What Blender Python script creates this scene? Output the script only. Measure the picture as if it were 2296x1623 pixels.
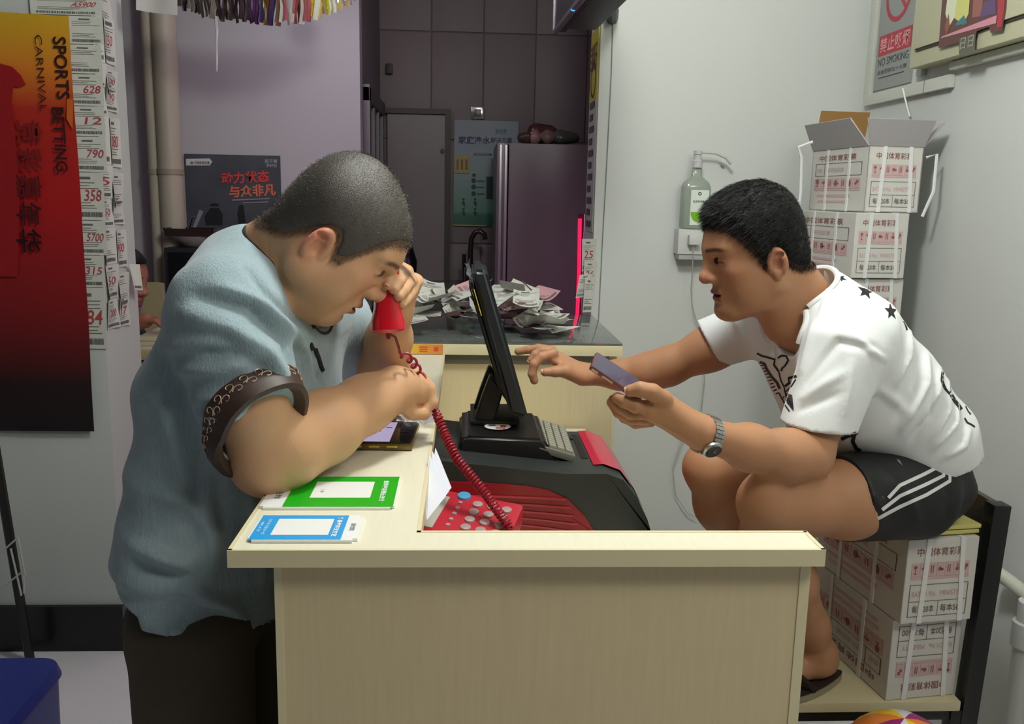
import bpy, bmesh, math, random, time
import numpy as np
from math import sin, cos, pi, radians, tan, atan2, sqrt
from mathutils import Vector, Matrix
random.seed(7); rng = np.random.default_rng(7)
T0 = time.time()
for o in list(bpy.data.objects): bpy.data.objects.remove(o)
SC = bpy.context.scene; COL = SC.collection
def V(*a): return np.array(a, float)
def nrm(v): v = np.asarray(v, float); return v/np.linalg.norm(v)
def lin(c):
    return tuple(((x/255)/12.92 if x/255 <= .04045 else ((x/255+.055)/1.055)**2.4) for x in c)

# ------------------------------------------------------------ camera
FPX, CX, CY = 2000.0, 1148.0, 811.5
YAW, PITCH, ROLL = radians(3.1), radians(10.5), radians(1.15)
CAM = V(0, 0, 1.48)
fw = V(sin(YAW)*cos(PITCH), cos(YAW)*cos(PITCH), -sin(PITCH))
r0 = V(cos(YAW), -sin(YAW), 0); u0 = np.cross(r0, fw)
RT = r0*cos(ROLL)+u0*sin(ROLL); UP = -r0*sin(ROLL)+u0*cos(ROLL)
cd = bpy.data.cameras.new('camera'); cam = bpy.data.objects.new('camera', cd); COL.objects.link(cam)
cd.sensor_fit = 'HORIZONTAL'; cd.sensor_width = 36; cd.lens = FPX/2296*36; cd.clip_start = .05
m = Matrix.Identity(4)
for i in range(3):
    m[i][0], m[i][1], m[i][2], m[i][3] = RT[i], UP[i], -fw[i], CAM[i]
cam.matrix_world = m; SC.camera = cam
def ray(px, py): return RT*(px-CX)/FPX + UP*(CY-py)/FPX + fw
# a photo position at a known room depth Y / height Z / wall X -> room point in metres
def P(px, py, Y): d = ray(px, py); return CAM + d*((Y)/d[1])
def PZ(px, py, Z): d = ray(px, py); return CAM + d*((Z-CAM[2])/d[2])
def PX(px, py, X): d = ray(px, py); return CAM + d*(X/d[0])

# ------------------------------------------------------------ world, lights, exposure
W = bpy.data.worlds.new('world'); SC.world = W; W.use_nodes = True
W.node_tree.nodes['Background'].inputs[0].default_value = (.80, .90, 1.0, 1)
W.node_tree.nodes['Background'].inputs[1].default_value = .05
SC.view_settings.view_transform = 'Standard'; SC.view_settings.look = 'None'
SC.view_settings.exposure = 0.0; SC.view_settings.gamma = 1.0; SC.view_settings.use_curve_mapping = False
def area(name, loc, target, sx, sy, power, col=(1, 1, 1)):
    l = bpy.data.lights.new(name, 'AREA'); l.shape = 'RECTANGLE'; l.size = sx; l.size_y = sy; l.energy = power; l.color = col
    o = bpy.data.objects.new(name, l); COL.objects.link(o); o.location = loc
    o.rotation_euler = (Vector(target)-Vector(loc)).to_track_quat('-Z', 'Y').to_euler(); return o
pl_ = bpy.data.lights.new('ceiling_bulb_light', 'POINT'); pl_.energy = 52; pl_.color = (.97, 1, .94); pl_.shadow_soft_size = .13
plo = bpy.data.objects.new('ceiling_bulb_light', pl_); COL.objects.link(plo); plo.location = (.30, 1.48, 2.50)
area('shop_front_light', (1.05, .10, 2.60), (.3, 1.2, .6), .8, .4, 15.5, (1, .96, .84))
area('back_room_light', (-.60, 3.75, 2.45), (-.7, 3.9, 0), .5, .25, 3.0, (.95, .84, 1))
area('pink_sign_light', (1.0, 3.85, 1.25), (-1.1, 3.0, .6), .4, .5, 3.2, (1, .38, .78))  # added lamp out of view, spreads the pink strip's glow; no sign hangs there

# ------------------------------------------------------------ materials
def mat(name, col, rough=.6, metal=0, bump=0, bscale=200, var=0, vscale=8, spec=.5, emit=None, estr=1, alpha=1, trans=0, sheen=0, stretch=None, coat=0, srgb=True, sss=0):
    m = bpy.data.materials.new(name); m.use_nodes = True; nt = m.node_tree; b = nt.nodes['Principled BSDF']
    c = lin(col) if srgb else col
    b.inputs['Base Color'].default_value = (*c, 1); b.inputs['Roughness'].default_value = rough; b.inputs['Metallic'].default_value = metal
    b.inputs['Specular IOR Level'].default_value = spec
    if coat: b.inputs['Coat Weight'].default_value = coat
    if sheen: b.inputs['Sheen Weight'].default_value = sheen
    if trans: b.inputs['Transmission Weight'].default_value = trans
    if sss:
        b.inputs['Subsurface Weight'].default_value = sss; b.inputs['Subsurface Radius'].default_value = (.012, .005, .003); b.inputs['Subsurface Scale'].default_value = .35
    if alpha < 1: b.inputs['Alpha'].default_value = alpha
    if emit is not None:
        b.inputs['Emission Color'].default_value = (*lin(emit), 1); b.inputs['Emission Strength'].default_value = estr
    tc = None
    def coords(sc):
        tc = nt.nodes.new('ShaderNodeTexCoord'); mp = nt.nodes.new('ShaderNodeMapping'); nt.links.new(tc.outputs['Object'], mp.inputs[0])
        mp.inputs['Scale'].default_value = sc; return mp.outputs[0]
    st = stretch or (1, 1, 1)
    if var:
        n = nt.nodes.new('ShaderNodeTexNoise'); n.inputs['Scale'].default_value = vscale; n.inputs['Detail'].default_value = 4
        nt.links.new(coords(st), n.inputs['Vector'])
        mx = nt.nodes.new('ShaderNodeMix'); mx.data_type = 'RGBA'
        mx.inputs[6].default_value = (*[x*(1-var) for x in c], 1); mx.inputs[7].default_value = (*[min(1, x*(1+var)) for x in c], 1)
        nt.links.new(n.outputs['Fac'], mx.inputs[0]); nt.links.new(mx.outputs[2], b.inputs['Base Color'])
    if bump:
        n = nt.nodes.new('ShaderNodeTexNoise'); n.inputs['Scale'].default_value = bscale; n.inputs['Detail'].default_value = 3
        nt.links.new(coords(st), n.inputs['Vector'])
        bp = nt.nodes.new('ShaderNodeBump'); bp.inputs['Strength'].default_value = bump; bp.inputs['Distance'].default_value = .002
        nt.links.new(n.outputs['Fac'], bp.inputs['Height']); nt.links.new(bp.outputs[0], b.inputs['Normal'])
    return m
def attr_col(m, name='Col'):
    nt = m.node_tree; a = nt.nodes.new('ShaderNodeVertexColor'); a.layer_name = name
    nt.links.new(a.outputs[0], nt.nodes['Principled BSDF'].inputs['Base Color']); return m
M = {}
def MM(key, *a, **k):
    if key not in M: M[key] = mat(key, *a, **k)
    return M[key]

# ------------------------------------------------------------ objects
def tag(o, label=None, cat=None, group=None, kind=None):
    if label: o['label'] = label
    if cat: o['category'] = cat
    if group: o['group'] = group
    if kind: o['kind'] = kind
    return o
def thing(name, label, cat, loc=(0, 0, 0), rotz=0, group=None):
    o = bpy.data.objects.new(name, None); COL.objects.link(o); o.empty_display_size = .05
    o.location = loc; o.rotation_euler = (0, 0, rotz); return tag(o, label, cat, group)
def root_of(o):
    while o.parent: o = o.parent
    return o
def link(name, me, material, parent=None, world=True):
    """world=True: the mesh was made in room coordinates; it is moved into its thing's frame."""
    if material is not None:
        for mm in (material if isinstance(material, (list, tuple)) else [material]): me.materials.append(mm)
    o = bpy.data.objects.new(name, me); COL.objects.link(o)
    if parent is not None:
        o.parent = parent
        if world:
            r = root_of(parent); A = Matrix.Translation(r.location) @ r.rotation_euler.to_matrix().to_4x4()
            me.transform(A.inverted())
    elif world and len(me.vertices):
        co = np.empty(len(me.vertices)*3, np.float32); me.vertices.foreach_get('co', co); co = co.reshape(-1, 3)
        c = (co.min(0)+co.max(0))/2; c[2] = co[:, 2].min()
        co -= c; me.vertices.foreach_set('co', co.ravel()); o.location = [float(x) for x in c]; me.update()
    return o
class MB:
    """collects geometry for ONE mesh object"""
    def __init__(s): s.v = []; s.f = []; s.mi = []; s.cur = 0
    def add(s, vs, fs):
        n = len(s.v); s.v += [tuple(float(c) for c in v) for v in vs]; s.f += [tuple(i+n for i in f) for f in fs]; s.mi += [s.cur]*len(fs); return s
    def box(s, a, b, bev=0):
        lo = np.minimum(a, b); hi = np.maximum(a, b)
        return s.obox((lo+hi)/2, np.eye(3), (hi-lo)/2, bev)
    def obox(s, c, R, h, bev=0):
        c = np.asarray(c, float); R = np.asarray(R, float); h = np.asarray(h, float)   # rows of R = axes
        bm = bmesh.new(); bmesh.ops.create_cube(bm, size=2)
        for v in bm.verts: v.co = Vector((v.co.x*h[0], v.co.y*h[1], v.co.z*h[2]))
        if bev: bmesh.ops.bevel(bm, geom=bm.edges[:], offset=min(bev, min(h)*.95), segments=2, affect='EDGES', profile=.7)
        bm.verts.index_update()
        vs = [c+R.T@np.array(v.co) for v in bm.verts]; fs = [[v.index for v in f.verts] for f in bm.faces]; bm.free()
        return s.add(vs, fs)
    def tube(s, pts, r, n=8, cap=True):
        pts = [np.asarray(p, float) for p in pts]; rs = r if hasattr(r, '__len__') else [r]*len(pts)
        t0 = nrm(pts[1]-pts[0]); u = np.cross(t0, V(0, 0, 1)); u = nrm(u) if np.linalg.norm(u) > .05 else V(1, 0, 0)
        vs = []; fs = []
        for i, p in enumerate(pts):
            t = nrm(pts[min(i+1, len(pts)-1)]-pts[max(i-1, 0)]); u = nrm(u-t*(u@t)); w = np.cross(t, u)
            vs += [p+rs[i]*(u*cos(2*pi*k/n)+w*sin(2*pi*k/n)) for k in range(n)]
        for i in range(len(pts)-1):
            for k in range(n): a = i*n+k; b = i*n+(k+1) % n; fs.append((a, b, b+n, a+n))
        if cap: fs.append(tuple(range(n-1, -1, -1))); fs.append(tuple(range((len(pts)-1)*n, len(pts)*n)))
        return s.add(vs, fs)
    def lathe(s, c, prof, axis=(0, 0, 1), n=20):
        ax = nrm(axis); u = np.cross(ax, V(0, 1, 0) if abs(ax[1]) < .9 else V(1, 0, 0)); u = nrm(u); w = np.cross(ax, u); vs = []; fs = []
        for r, z in prof: vs += [np.asarray(c)+ax*z+max(r, 1e-5)*(u*cos(2*pi*k/n)+w*sin(2*pi*k/n)) for k in range(n)]
        for i in range(len(prof)-1):
            for k in range(n): a = i*n+k; b = i*n+(k+1) % n; fs.append((a, b, b+n, a+n))
        fs.append(tuple(range(n-1, -1, -1))); fs.append(tuple(range((len(prof)-1)*n, len(prof)*n)))
        return s.add(vs, fs)
    def prism(s, poly, d):
        """poly: list of 3D points (planar), extruded by vector d"""
        n = len(poly); vs = [np.asarray(p, float) for p in poly]; vs = vs+[v+np.asarray(d, float) for v in vs]
        return s.add(vs, [tuple(range(n-1, -1, -1)), tuple(range(n, 2*n))]+[(i, (i+1) % n, (i+1) % n+n, i+n) for i in range(n)])
    def quad(s, a, b, c, d): return s.add([a, b, c, d], [(0, 1, 2, 3)])
    def grid(s, fn, nu, nv):
        vs = [fn(i/nu, j/nv) for j in range(nv+1) for i in range(nu+1)]
        return s.add(vs, [(j*(nu+1)+i, j*(nu+1)+i+1, (j+1)*(nu+1)+i+1, (j+1)*(nu+1)+i) for j in range(nv) for i in range(nu)])
    def mesh(s, name, smooth=False):
        me = bpy.data.meshes.new(name); me.from_pydata(s.v, [], s.f); me.polygons.foreach_set('material_index', s.mi)
        bm = bmesh.new(); bm.from_mesh(me); bmesh.ops.recalc_face_normals(bm, faces=bm.faces[:]); bm.to_mesh(me); bm.free()
        if smooth:
            me.polygons.foreach_set('use_smooth', [True]*len(me.polygons)); me.set_sharp_from_angle(angle=radians(40))
        me.update(); return me
    def build(s, name, material, parent=None, smooth=False, world=True):
        return link(name, s.mesh(name, smooth), material, parent, world)
def bx(name, a, b, material, parent=None, bev=0): return MB().box(a, b, bev).build(name, material, parent, bool(bev))
def struct(name, mb, material): return tag(mb.build(name, material), kind='structure')

_TX = {}
def text_mesh(body, bold=0):
    k = (body, bold)
    if k not in _TX:
        c = bpy.data.curves.new('t', 'FONT'); c.body = body; c.resolution_u = 3; c.offset = bold
        o = bpy.data.objects.new('t', c); COL.objects.link(o)
        me = bpy.data.meshes.new_from_object(o.evaluated_get(bpy.context.evaluated_depsgraph_get()))
        v = np.array([x.co[:] for x in me.vertices]).reshape(-1, 3); f = [tuple(p.vertices) for p in me.polygons]
        bpy.data.objects.remove(o); bpy.data.curves.remove(c); bpy.data.meshes.remove(me)
        if len(v): v[:, :2] -= v[:, :2].min(0)
        _TX[k] = (v, f)
    return _TX[k]
def put_text(mb, body, o, x, y, w=None, h=None, bold=0, lift=.0006, shear=0):
    """lay a word into mb: origin o (lower left), x / y unit axes, fitted to width w and/or height h"""
    v, f = text_mesh(body, bold)
    if not len(v): return mb
    W_, H_ = v[:, 0].max(), v[:, 1].max()
    sx = w/W_ if w else None; sy = h/H_ if h else None
    sx = sx or sy; sy = sy or sx
    x = nrm(x); y = nrm(y); n = np.cross(x, y)
    return mb.add([np.asarray(o)+x*((p[0]+shear*p[1])*sx)+y*(p[1]*sy)+n*lift for p in v], f)
def rect(mb, o, x, y, w, h, lift=.0005):
    x = nrm(x); y = nrm(y); n = np.cross(x, y)*lift; o = np.asarray(o)+n
    return mb.quad(o, o+x*w, o+x*w+y*h, o+y*h)
def disc(mb, c, x, y, r, n=20, lift=.0006, r2=0):
    x = nrm(x); y = nrm(y); c = np.asarray(c)+np.cross(x, y)*lift
    p = [c+r*(x*cos(2*pi*k/n)+y*sin(2*pi*k/n)) for k in range(n)]
    if not r2: return mb.add(p, [tuple(range(n))])
    q = [c+r2*(x*cos(2*pi*k/n)+y*sin(2*pi*k/n)) for k in range(n)]
    return mb.add(p+q, [(k, (k+1) % n, (k+1) % n+n, k+n) for k in range(n)])
def copy_thing(o, label=None):
    c = o.copy(); COL.objects.link(c)
    for ch in list(o.children):
        d = ch.copy(); COL.objects.link(d); d.parent = c
        for g in list(ch.children):
            e = g.copy(); COL.objects.link(e); e.parent = d
    if label: c['label'] = label
    return c
# ============================================================ the room
wallm = MM('wall_paint', (208, 211, 208), .75, bump=.08, bscale=120)
wallL = MM('pillar_paint', (192, 196, 192), .8, bump=.1, bscale=90)
wallP = MM('back_room_paint', (186, 182, 186), .85)
struct('floor', MB().box((-3, -1.5, -.05), (3, 6.2, 0)), MM('floor_gloss_tile', (228, 224, 228), .25, var=.05, vscale=2))
struct('ceiling', MB().box((-3, -1.5, 2.8), (3, 6.2, 2.85)), MM('ceiling_paint', (205, 205, 205), .9))
struct('wall_back', MB().box((.435, 3.05, 0), (1.33, 3.27, 2.8)), wallm)
struct('wall_right', MB().box((1.33, -1.5, 0), (1.45, 3.27, 2.8)), wallm)
struct('wall_left', MB().box((-2.6, 2.76, 0), (-1.1, 3.05, 2.8)), wallL)
struct('baseboard_left', MB().box((-2.6, 2.745, 0), (-1.095, 3.06, .155)), MM('black_skirting_tile', (16, 15, 15), .3))
struct('wall_far', MB().box((-2.9, 4.4, 0), (-.505, 4.5, 2.8)), wallP)
struct('wall_side', MB().box((-2.9, 3.05, 0), (-2.8, 4.4, 2.8)), wallP)
tilem = MM('kitchen_tile', (132, 118, 120), .5, var=.06, vscale=3)
# kitchen lined with large wall tiles, each its own piece
kw = struct('wall_kitchen', MB().box((-.52, 5.42, 0), (1.6, 5.5, 2.8)), MM('kitchen_grout', (126, 112, 114), .8))
tmesh = MB().box((-.148, -.006, -.298), (.148, .006, .298), .004).mesh('tile', True)
tmesh.materials.append(tilem)
for i in range(8):
    for j in range(5):
        o = bpy.data.objects.new('tile', tmesh); COL.objects.link(o); o.parent = kw
        o.location = Vector((-.36+.302*i, 5.416, .29+.604*j))-kw.location
kl = struct('wall_inner', MB().box((-.60, 4.5, 0), (-.505, 5.42, 2.8)), MM('inner_wall', (122, 118, 122), .6))
struct('wall_kitchen_right', MB().box((1.5, 3.27, 0), (1.6, 5.5, 2.8)), wallP)
# narrow kitchen door with frame
d1 = struct('door_1', MB().box(P(868, 252, 5.38)*V(1, 0, 0)+V(0, 5.37, 0), P(1000, 700, 5.38)*V(1, 0, 0)+V(0, 5.40, 1.94), .004), MM('kitchen_door', (138, 128, 128), .4, var=.05, vscale=3))
bx('door_frame', (-.125, 5.345, 0), (-.095, 5.40, 1.97), MM('frame_dark', (70, 62, 62), .5), d1)
bx('door_frame', (-.50, 5.345, 1.94), (-.125, 5.40, 1.97), M['frame_dark'], d1)
MB().lathe(P(992, 338, 5.36), [(.012, 0), (.012, .012)], (0, -1, 0), 10).build('door_knob', M['frame_dark'], d1)
# sliding aluminium window in the inner wall
alum = MM('aluminium', (104, 100, 104), .5, metal=.5)
w1 = struct('window_1', MB().box((-.503, 4.52, .9), (-.495, 5.30, 1.92)), MM('window_glass', (60, 62, 66), .08, spec=.6))
for a, b in (((-.505, 4.50, .86), (-.47, 4.56, 2.0)), ((-.505, 4.78, .9), (-.475, 4.84, 1.93)), ((-.505, 5.02, .9), (-.475, 5.06, 1.93)), ((-.505, 5.26, .9), (-.475, 5.32, 1.93)), ((-.505, 4.50, 1.92), (-.47, 5.34, 1.99)), ((-.505, 4.50, .86), (-.47, 5.34, .92))):
    bx('window_frame', a, b, alum, w1, .004)

# left pipes with clamps
pipem = MM('pipe_cream_paint', (176, 168, 150), .5, var=.04)
for px, r, lab in ((343, .028, 'slim cream painted vertical pipe by the back room wall'), (378, .055, 'thick cream painted vertical pipe beside the slimmer pipe')):
    c = P(px, 300, 4.26)
    t = thing('vertical_pipe', lab, 'pipe', (c[0], 4.26, 0))
    MB().lathe((c[0], 4.26, 0), [(r, 0), (r, 2.8)], n=24).build('pipe_body', pipem, t, True)
    zc = P(px, 385, 4.26)[2]
    MB().lathe((c[0], 4.26, zc-.012), [(r+.006, 0), (r+.006, .024)], n=24).build('pipe_clamp', MM('clamp', (150, 140, 122), .5), t, True)
    bx('clamp_bracket', (c[0]-.008, 4.26+r, zc-.01), (c[0]+.008, 4.398, zc+.01), MM('clamp_dark', (60, 50, 40), .5), t)
# thin conduit wire on the white wall
cw = MB(); pts = [P(1377, -60, 3.046), P(1374, 60, 3.046), P(1371, 160, 3.046), P(1360, 380, 3.046), P(1350, 560, 3.046), P(1340, 760, 3.046), P(1336, 900, 3.046)]
tag(cw.tube(pts, .0016, 6).build('wall_wire', MM('wire_grey', (130, 132, 130), .6)), 'thin grey wire running down the edge of the white wall', 'wire')
# ============================================================ counters
lam = MM('laminate_cream', (226, 222, 200), .45, var=.05, vscale=14, stretch=(14, 1, 1), spec=.4)
lamv = MM('laminate_panel', (216, 200, 160), .5, var=.07, vscale=16, stretch=(10, 10, .6), spec=.4)
edgem = MM('edge_band', (222, 212, 174), .4)
X0, X1, XI, YF, YI, YB = -.285, .456, -.055, 1.040, 1.104, 2.416
desk = thing('sales_counter', 'cream laminate counter with a raised ledge around the terminal', 'counter', (0.1, 1.06, 0))
T = 1.05; TH = .0215
mb = MB(); L = [(X0, YF), (X1, YF), (X1, YI), (XI, YI), (XI, YB), (X0, YB)]
me = MB().prism([V(x, y, T-TH) for x, y in L], (0, 0, TH)).mesh('ledge_top')
bm = bmesh.new(); bm.from_mesh(me); bmesh.ops.bevel(bm, geom=[e for e in bm.edges], offset=.0012, segments=2, affect='EDGES'); bm.to_mesh(me); bm.free()
link('ledge_top', me, lam, desk)
eb = .0045   # edging strips, proud by a hair
def strip(a, b): bx('edge_strip', a, b, edgem, desk)
strip((X0-.001, YF-.001, T-TH), (X1+.001, YF+eb, T+.0008)); strip((X0-.001, YF, T-TH), (X0+eb, YB, T+.0008))
strip((X1-eb, YF, T-TH), (X1+.001, YI, T+.0008)); strip((XI-eb, YI-eb, T-TH), (X1, YI+.001, T+.0008)); strip((XI-eb, YI-eb, T-TH), (XI+.001, YB, T+.0008))
pl, pr = P(617, 1275, 1.062)[0], P(1815, 1275, 1.062)[0]
bx('front_panel', (pl, 1.062, .02), (pr, 1.08, T-TH), lamv, desk)
bx('panel_edge', (pl-.0015, 1.0605, .02), (pl+.008, 1.081, T-TH), edgem, desk); bx('panel_edge', (pr-.012, 1.0605, .02), (pr+.0015, 1.081, T-TH), edgem, desk)
bx('side_panel', (pl, 1.08, .02), (pl+.018, YB-.02, T-TH), lamv, desk)
bx('inner_panel', (-.10, 1.10, .02), (-.082, YB-.02, T-TH), lamv, desk)
DZ = .84
bx('work_top', (-.08, 1.085, DZ-.022), (.342, 2.43, DZ), lam, desk, .002)
bx('plinth', (pl+.01, 1.07, 0), (pr-.01, 1.079, .02), MM('plinth_dark', (60, 55, 48), .6), desk)
# back showcase counter with a glass top
bc = thing('glass_counter', 'cream counter with a glass top heaped with loose slips', 'counter', (.1, 2.7, 0))
BZ = 1.08
bx('top_rail', (-.34, 2.415, BZ-.03), (.437, 2.445, BZ-.001), edgem, bc, .002)
bx('top_rail', (-.34, 3.0, BZ-.03), (.437, 3.03, BZ-.001), edgem, bc, .002)
bx('top_rail', (.405, 2.445, BZ-.03), (.437, 3.0, BZ-.006), MM('rail_dark', (112, 112, 104), .5), bc)
bx('glass_pane', (-.34, 2.42, BZ-.001), (.437, 3.03, BZ+.005), MM('counter_glass', (205, 214, 208), .05, trans=.85, spec=.5), bc, .001)
bx('display_bed', (-.33, 2.445, BZ-.06), (.405, 3.0, BZ-.03), MM('display_bed_grey', (120, 120, 112), .6), bc)
bx('front_panel', (-.32, 2.447, .0), (.425, 2.465, BZ-.03), lamv, bc)
bx('panel_edge', (.418, 2.445, 0), (.427, 2.467, BZ-.03), edgem, bc)
bx('side_panel', (.407, 2.467, 0), (.425, 3.02, BZ-.03), lamv, bc)
lb = thing('shelf_label', 'yellow and orange price label stuck on the glass counter front edge', 'label', P(955, 790, 2.413))
a, b = P(918, 790, 2.4135), P(993, 790, 2.4135)
X_, Y_, Z_ = V(1, 0, 0), V(0, 1, 0), V(0, 0, 1)
def gradmat(name, stops, axis=0, rough=.5, scale=1.0, off=0.0, noise=0):
    m = mat(name, (128, 128, 128), rough); nt = m.node_tree; b_ = nt.nodes['Principled BSDF']
    tc = nt.nodes.new('ShaderNodeTexCoord'); sp = nt.nodes.new('ShaderNodeSeparateXYZ'); nt.links.new(tc.outputs['Object'], sp.inputs[0])
    ma = nt.nodes.new('ShaderNodeMath'); ma.operation = 'MULTIPLY_ADD'; nt.links.new(sp.outputs[axis], ma.inputs[0]); ma.inputs[1].default_value = scale; ma.inputs[2].default_value = off
    src = ma.outputs[0]
    if noise:
        n = nt.nodes.new('ShaderNodeTexNoise'); n.inputs['Scale'].default_value = 3; nt.links.new(tc.outputs['Object'], n.inputs['Vector'])
        m2 = nt.nodes.new('ShaderNodeMath'); m2.operation = 'MULTIPLY_ADD'; nt.links.new(n.outputs['Fac'], m2.inputs[0]); m2.inputs[1].default_value = noise; nt.links.new(src, m2.inputs[2]); src = m2.outputs[0]
    r = nt.nodes.new('ShaderNodeValToRGB'); nt.links.new(src, r.inputs[0]); cr = r.color_ramp
    while len(cr.elements) < len(stops): cr.elements.new(.5)
    for e, (p, c) in zip(cr.elements, stops): e.position = p; e.color = (*lin(c), 1)
    nt.links.new(r.outputs[0], b_.inputs['Base Color']); return m
lw = b[0]-a[0]
MB().box((a[0], 2.4125, 1.052), (b[0], 2.4145, 1.0785)).build('label_paper', gradmat('label_orange', [(0, (226, 196, 60)), (.4, (226, 150, 50)), (1, (216, 128, 60))], 0, .5, 1/lw, .5), lb)
mb = MB()
for k in range(3): rect(mb, (a[0]+.3*lw, 2.4125, 1.058+.006*k), X_, Z_, .24*lw, .0025)
rect(mb, (a[0]+.74*lw, 2.4125, 1.060), X_, Z_, .13*lw, .012)
mb.build('label_print', MM('label_print', (200, 80, 40), .6), lb)

# ---------------------------------------------------------- payment cards on the ledge
def ledge_card(name, lab, nl, nr, fr, col, wl, wr, panel, textcol, word, small):
    z = T+.0005; A, B, C_ = PZ(*nl, z), PZ(*nr, z), PZ(*fr, z)
    x = nrm(B-A); y = nrm(np.cross(Z_, x)); w = np.linalg.norm(B-A); h = abs((C_-B)@y); t = .0035
    c = thing(name, lab, 'card', A)
    R = np.array([x, y, Z_]); me = MB().obox(A+x*w/2+y*h/2+Z_*t/2, R, (w/2, h/2, t/2)).mesh('card_board')
    bm = bmesh.new(); bm.from_mesh(me); bmesh.ops.bevel(bm, geom=[e for e in bm.edges if abs((e.verts[0].co-e.verts[1].co).z) > t*.5], offset=.006, segments=4, affect='EDGES'); bm.to_mesh(me); bm.free()
    link('card_board', me, MM('card_white', (238, 240, 240), .3), c)
    O = A+Z_*t; e = .002
    s0, s1 = wl*w, (1-wr)*w
    cm = MB(); rect(cm, O+x*max(s0, e)+y*e, x, y, min(s1, w-e)-max(s0, e), h-2*e, .0003); cm.build('colour_field', col, c)
    p0, p1, q0, q1 = panel
    pm = MB(); rect(pm, O+x*w*p0+y*h*q0, x, y, w*(p1-p0), h*(q1-q0), .0006); pm.build('blank_panel', M['card_white'], c)
    tm = MB(); tx, ty = -y, x       # printed so that it reads from the customer's side
    for bw, pos, hh, ln, bold in word: put_text(tm, bw, O+x*w*pos+y*h*(.5+ln/2), tx, ty, w=h*ln, h=w*hh, bold=bold, lift=.0009)
    tm.build('card_print', textcol, c)
    if small:
        sm = MB()
        for bw, pos, hh, ln, bold in small: put_text(sm, bw, O+x*w*pos+y*h*(.5+ln/2), tx, ty, w=h*ln, h=w*hh, bold=bold, lift=.0009)
        sm.build('grey_print', MM('print_grey', (120, 124, 128), .6), c)
    return c, O, x, y, w, h
wht = MM('print_white', (235, 245, 240), .5)
ledge_card('payment_card', 'green and white payment card on the ledge under the elbow', (579, 1143), (884, 1143), (895, 1073), MM('card_green', (0, 172, 18), .35),
           .17, 0, (.34, .80, .28, .80), wht, [('推荐使用微信支付', .87, .045, .66, .02)], [('微信支付', .075, .05, .5, .02), ('二维', .40, .03, .12, 0)])
ledge_card('payment_card', 'blue and white payment card near the front corner of the ledge', (552, 1217), (800, 1217), (822, 1160), MM('card_blue', (28, 160, 232), .35),
           0, .15, (.19, .72, .18, .82), wht, [('推荐使用支付宝', .75, .055, .75, .03), ('打开支付宝扫一扫', .10, .03, .6, 0), ('支付', .045, .025, .4, 0)], [('支付宝', .90, .05, .28, .03)])
# phone lying on the ledge
A, B = PZ(925, 1012, T), PZ(941, 962, T)
y = nrm(B-A); x = nrm(np.cross(y, Z_)); wph = np.linalg.norm(B-A); lph = .158
ph = thing('mobile_phone', 'phone with lit lavender screen and gold case lying on the ledge', 'phone', A)
R = np.array([x, y, Z_]); c0 = A-x*lph/2+y*wph/2
MB().obox(c0+Z_*.007, R, (lph/2, wph/2, .006), .005).build('phone_case', MM('case_gold', (120, 100, 52), .25, metal=.6), ph, True)
MB().obox(c0+Z_*.0133, R, (lph/2-.004, wph/2-.003, .0012), .001).build('phone_glass', MM('glass_black', (12, 12, 16), .08), ph, True)
sm = MB(); rect(sm, A-x*(lph-.012)+y*.007+Z_*.0146, x, y, lph-.052, wph-.016, .0002); sm.build('lit_screen', MM('screen_lavender', (20, 20, 30), .2, emit=(190, 178, 214), estr=.75), ph)
sm = MB()
for k, (u, vv, ww, hh) in enumerate([(.03, .66, .02, .05), (.06, .66, .015, .05), (.09, .5, .002, .3), (.07, .5, .002, .22), (.04, .45, .002, .3), (.10, .7, .012, .04)]): rect(sm, A-x*(lph-.012-u*.9)+y*(.007+vv*(wph-.02))+Z_*.0148, x, y, ww*.9, hh*(wph-.02), .0002)
sm.build('screen_text', MM('screen_text', (90, 84, 110), .5), ph)
MB().obox(A-x*.020+y*wph*.5+Z_*.0147, R, (.006, .004, .0004)).build('home_button', MM('button_grey', (40, 38, 50), .2), ph)
sb = MB()
for k in range(3): sb.obox(A-x*(.035+.03*k)-y*.0006+Z_*.008, R, (.009, .0012, .0016))
sb.build('side_button', MM('gold_bright', (214, 190, 90), .2, metal=.9), ph)
# clear pouch crumpled behind the phone
def crumple(o, x, y, w, h, amp, seed, nu=10, nv=8):
    r = np.random.default_rng(seed); ph_ = r.uniform(0, 6.28, 6); f = r.uniform(4, 12, 6)
    def fn(u, v):
        z = amp*(abs(sin(f[0]*u+ph_[0]+3*v))*.5+abs(sin(f[1]*v+ph_[1]+2*u))*.35+.15*sin(f[2]*(u+v)*2+ph_[2]))
        return np.asarray(o)+x*(u*w)+y*(v*h)+Z_*z
    return MB().grid(fn, nu, nv)
o_ = PZ(878, 960, T+.001)
tag(crumple(o_, X_, Y_, .085, .10, .028, 3).build('plastic_pouch', MM('clear_plastic', (200, 196, 204), .15, trans=.6, alpha=.75), None, True), 'crumpled clear plastic pouch on the ledge behind the phone', 'pouch')
pn = MB(); pn.obox(PZ(858, 962, T)+V(0, 0, .004), np.array([X_, Y_, Z_]), (.04, .035, .0035), .003)
tag(pn.build('wallet', MM('dark_leather', (40, 36, 46), .4), None, True), 'flat dark wallet on the ledge beneath the resting hand', 'wallet')
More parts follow.
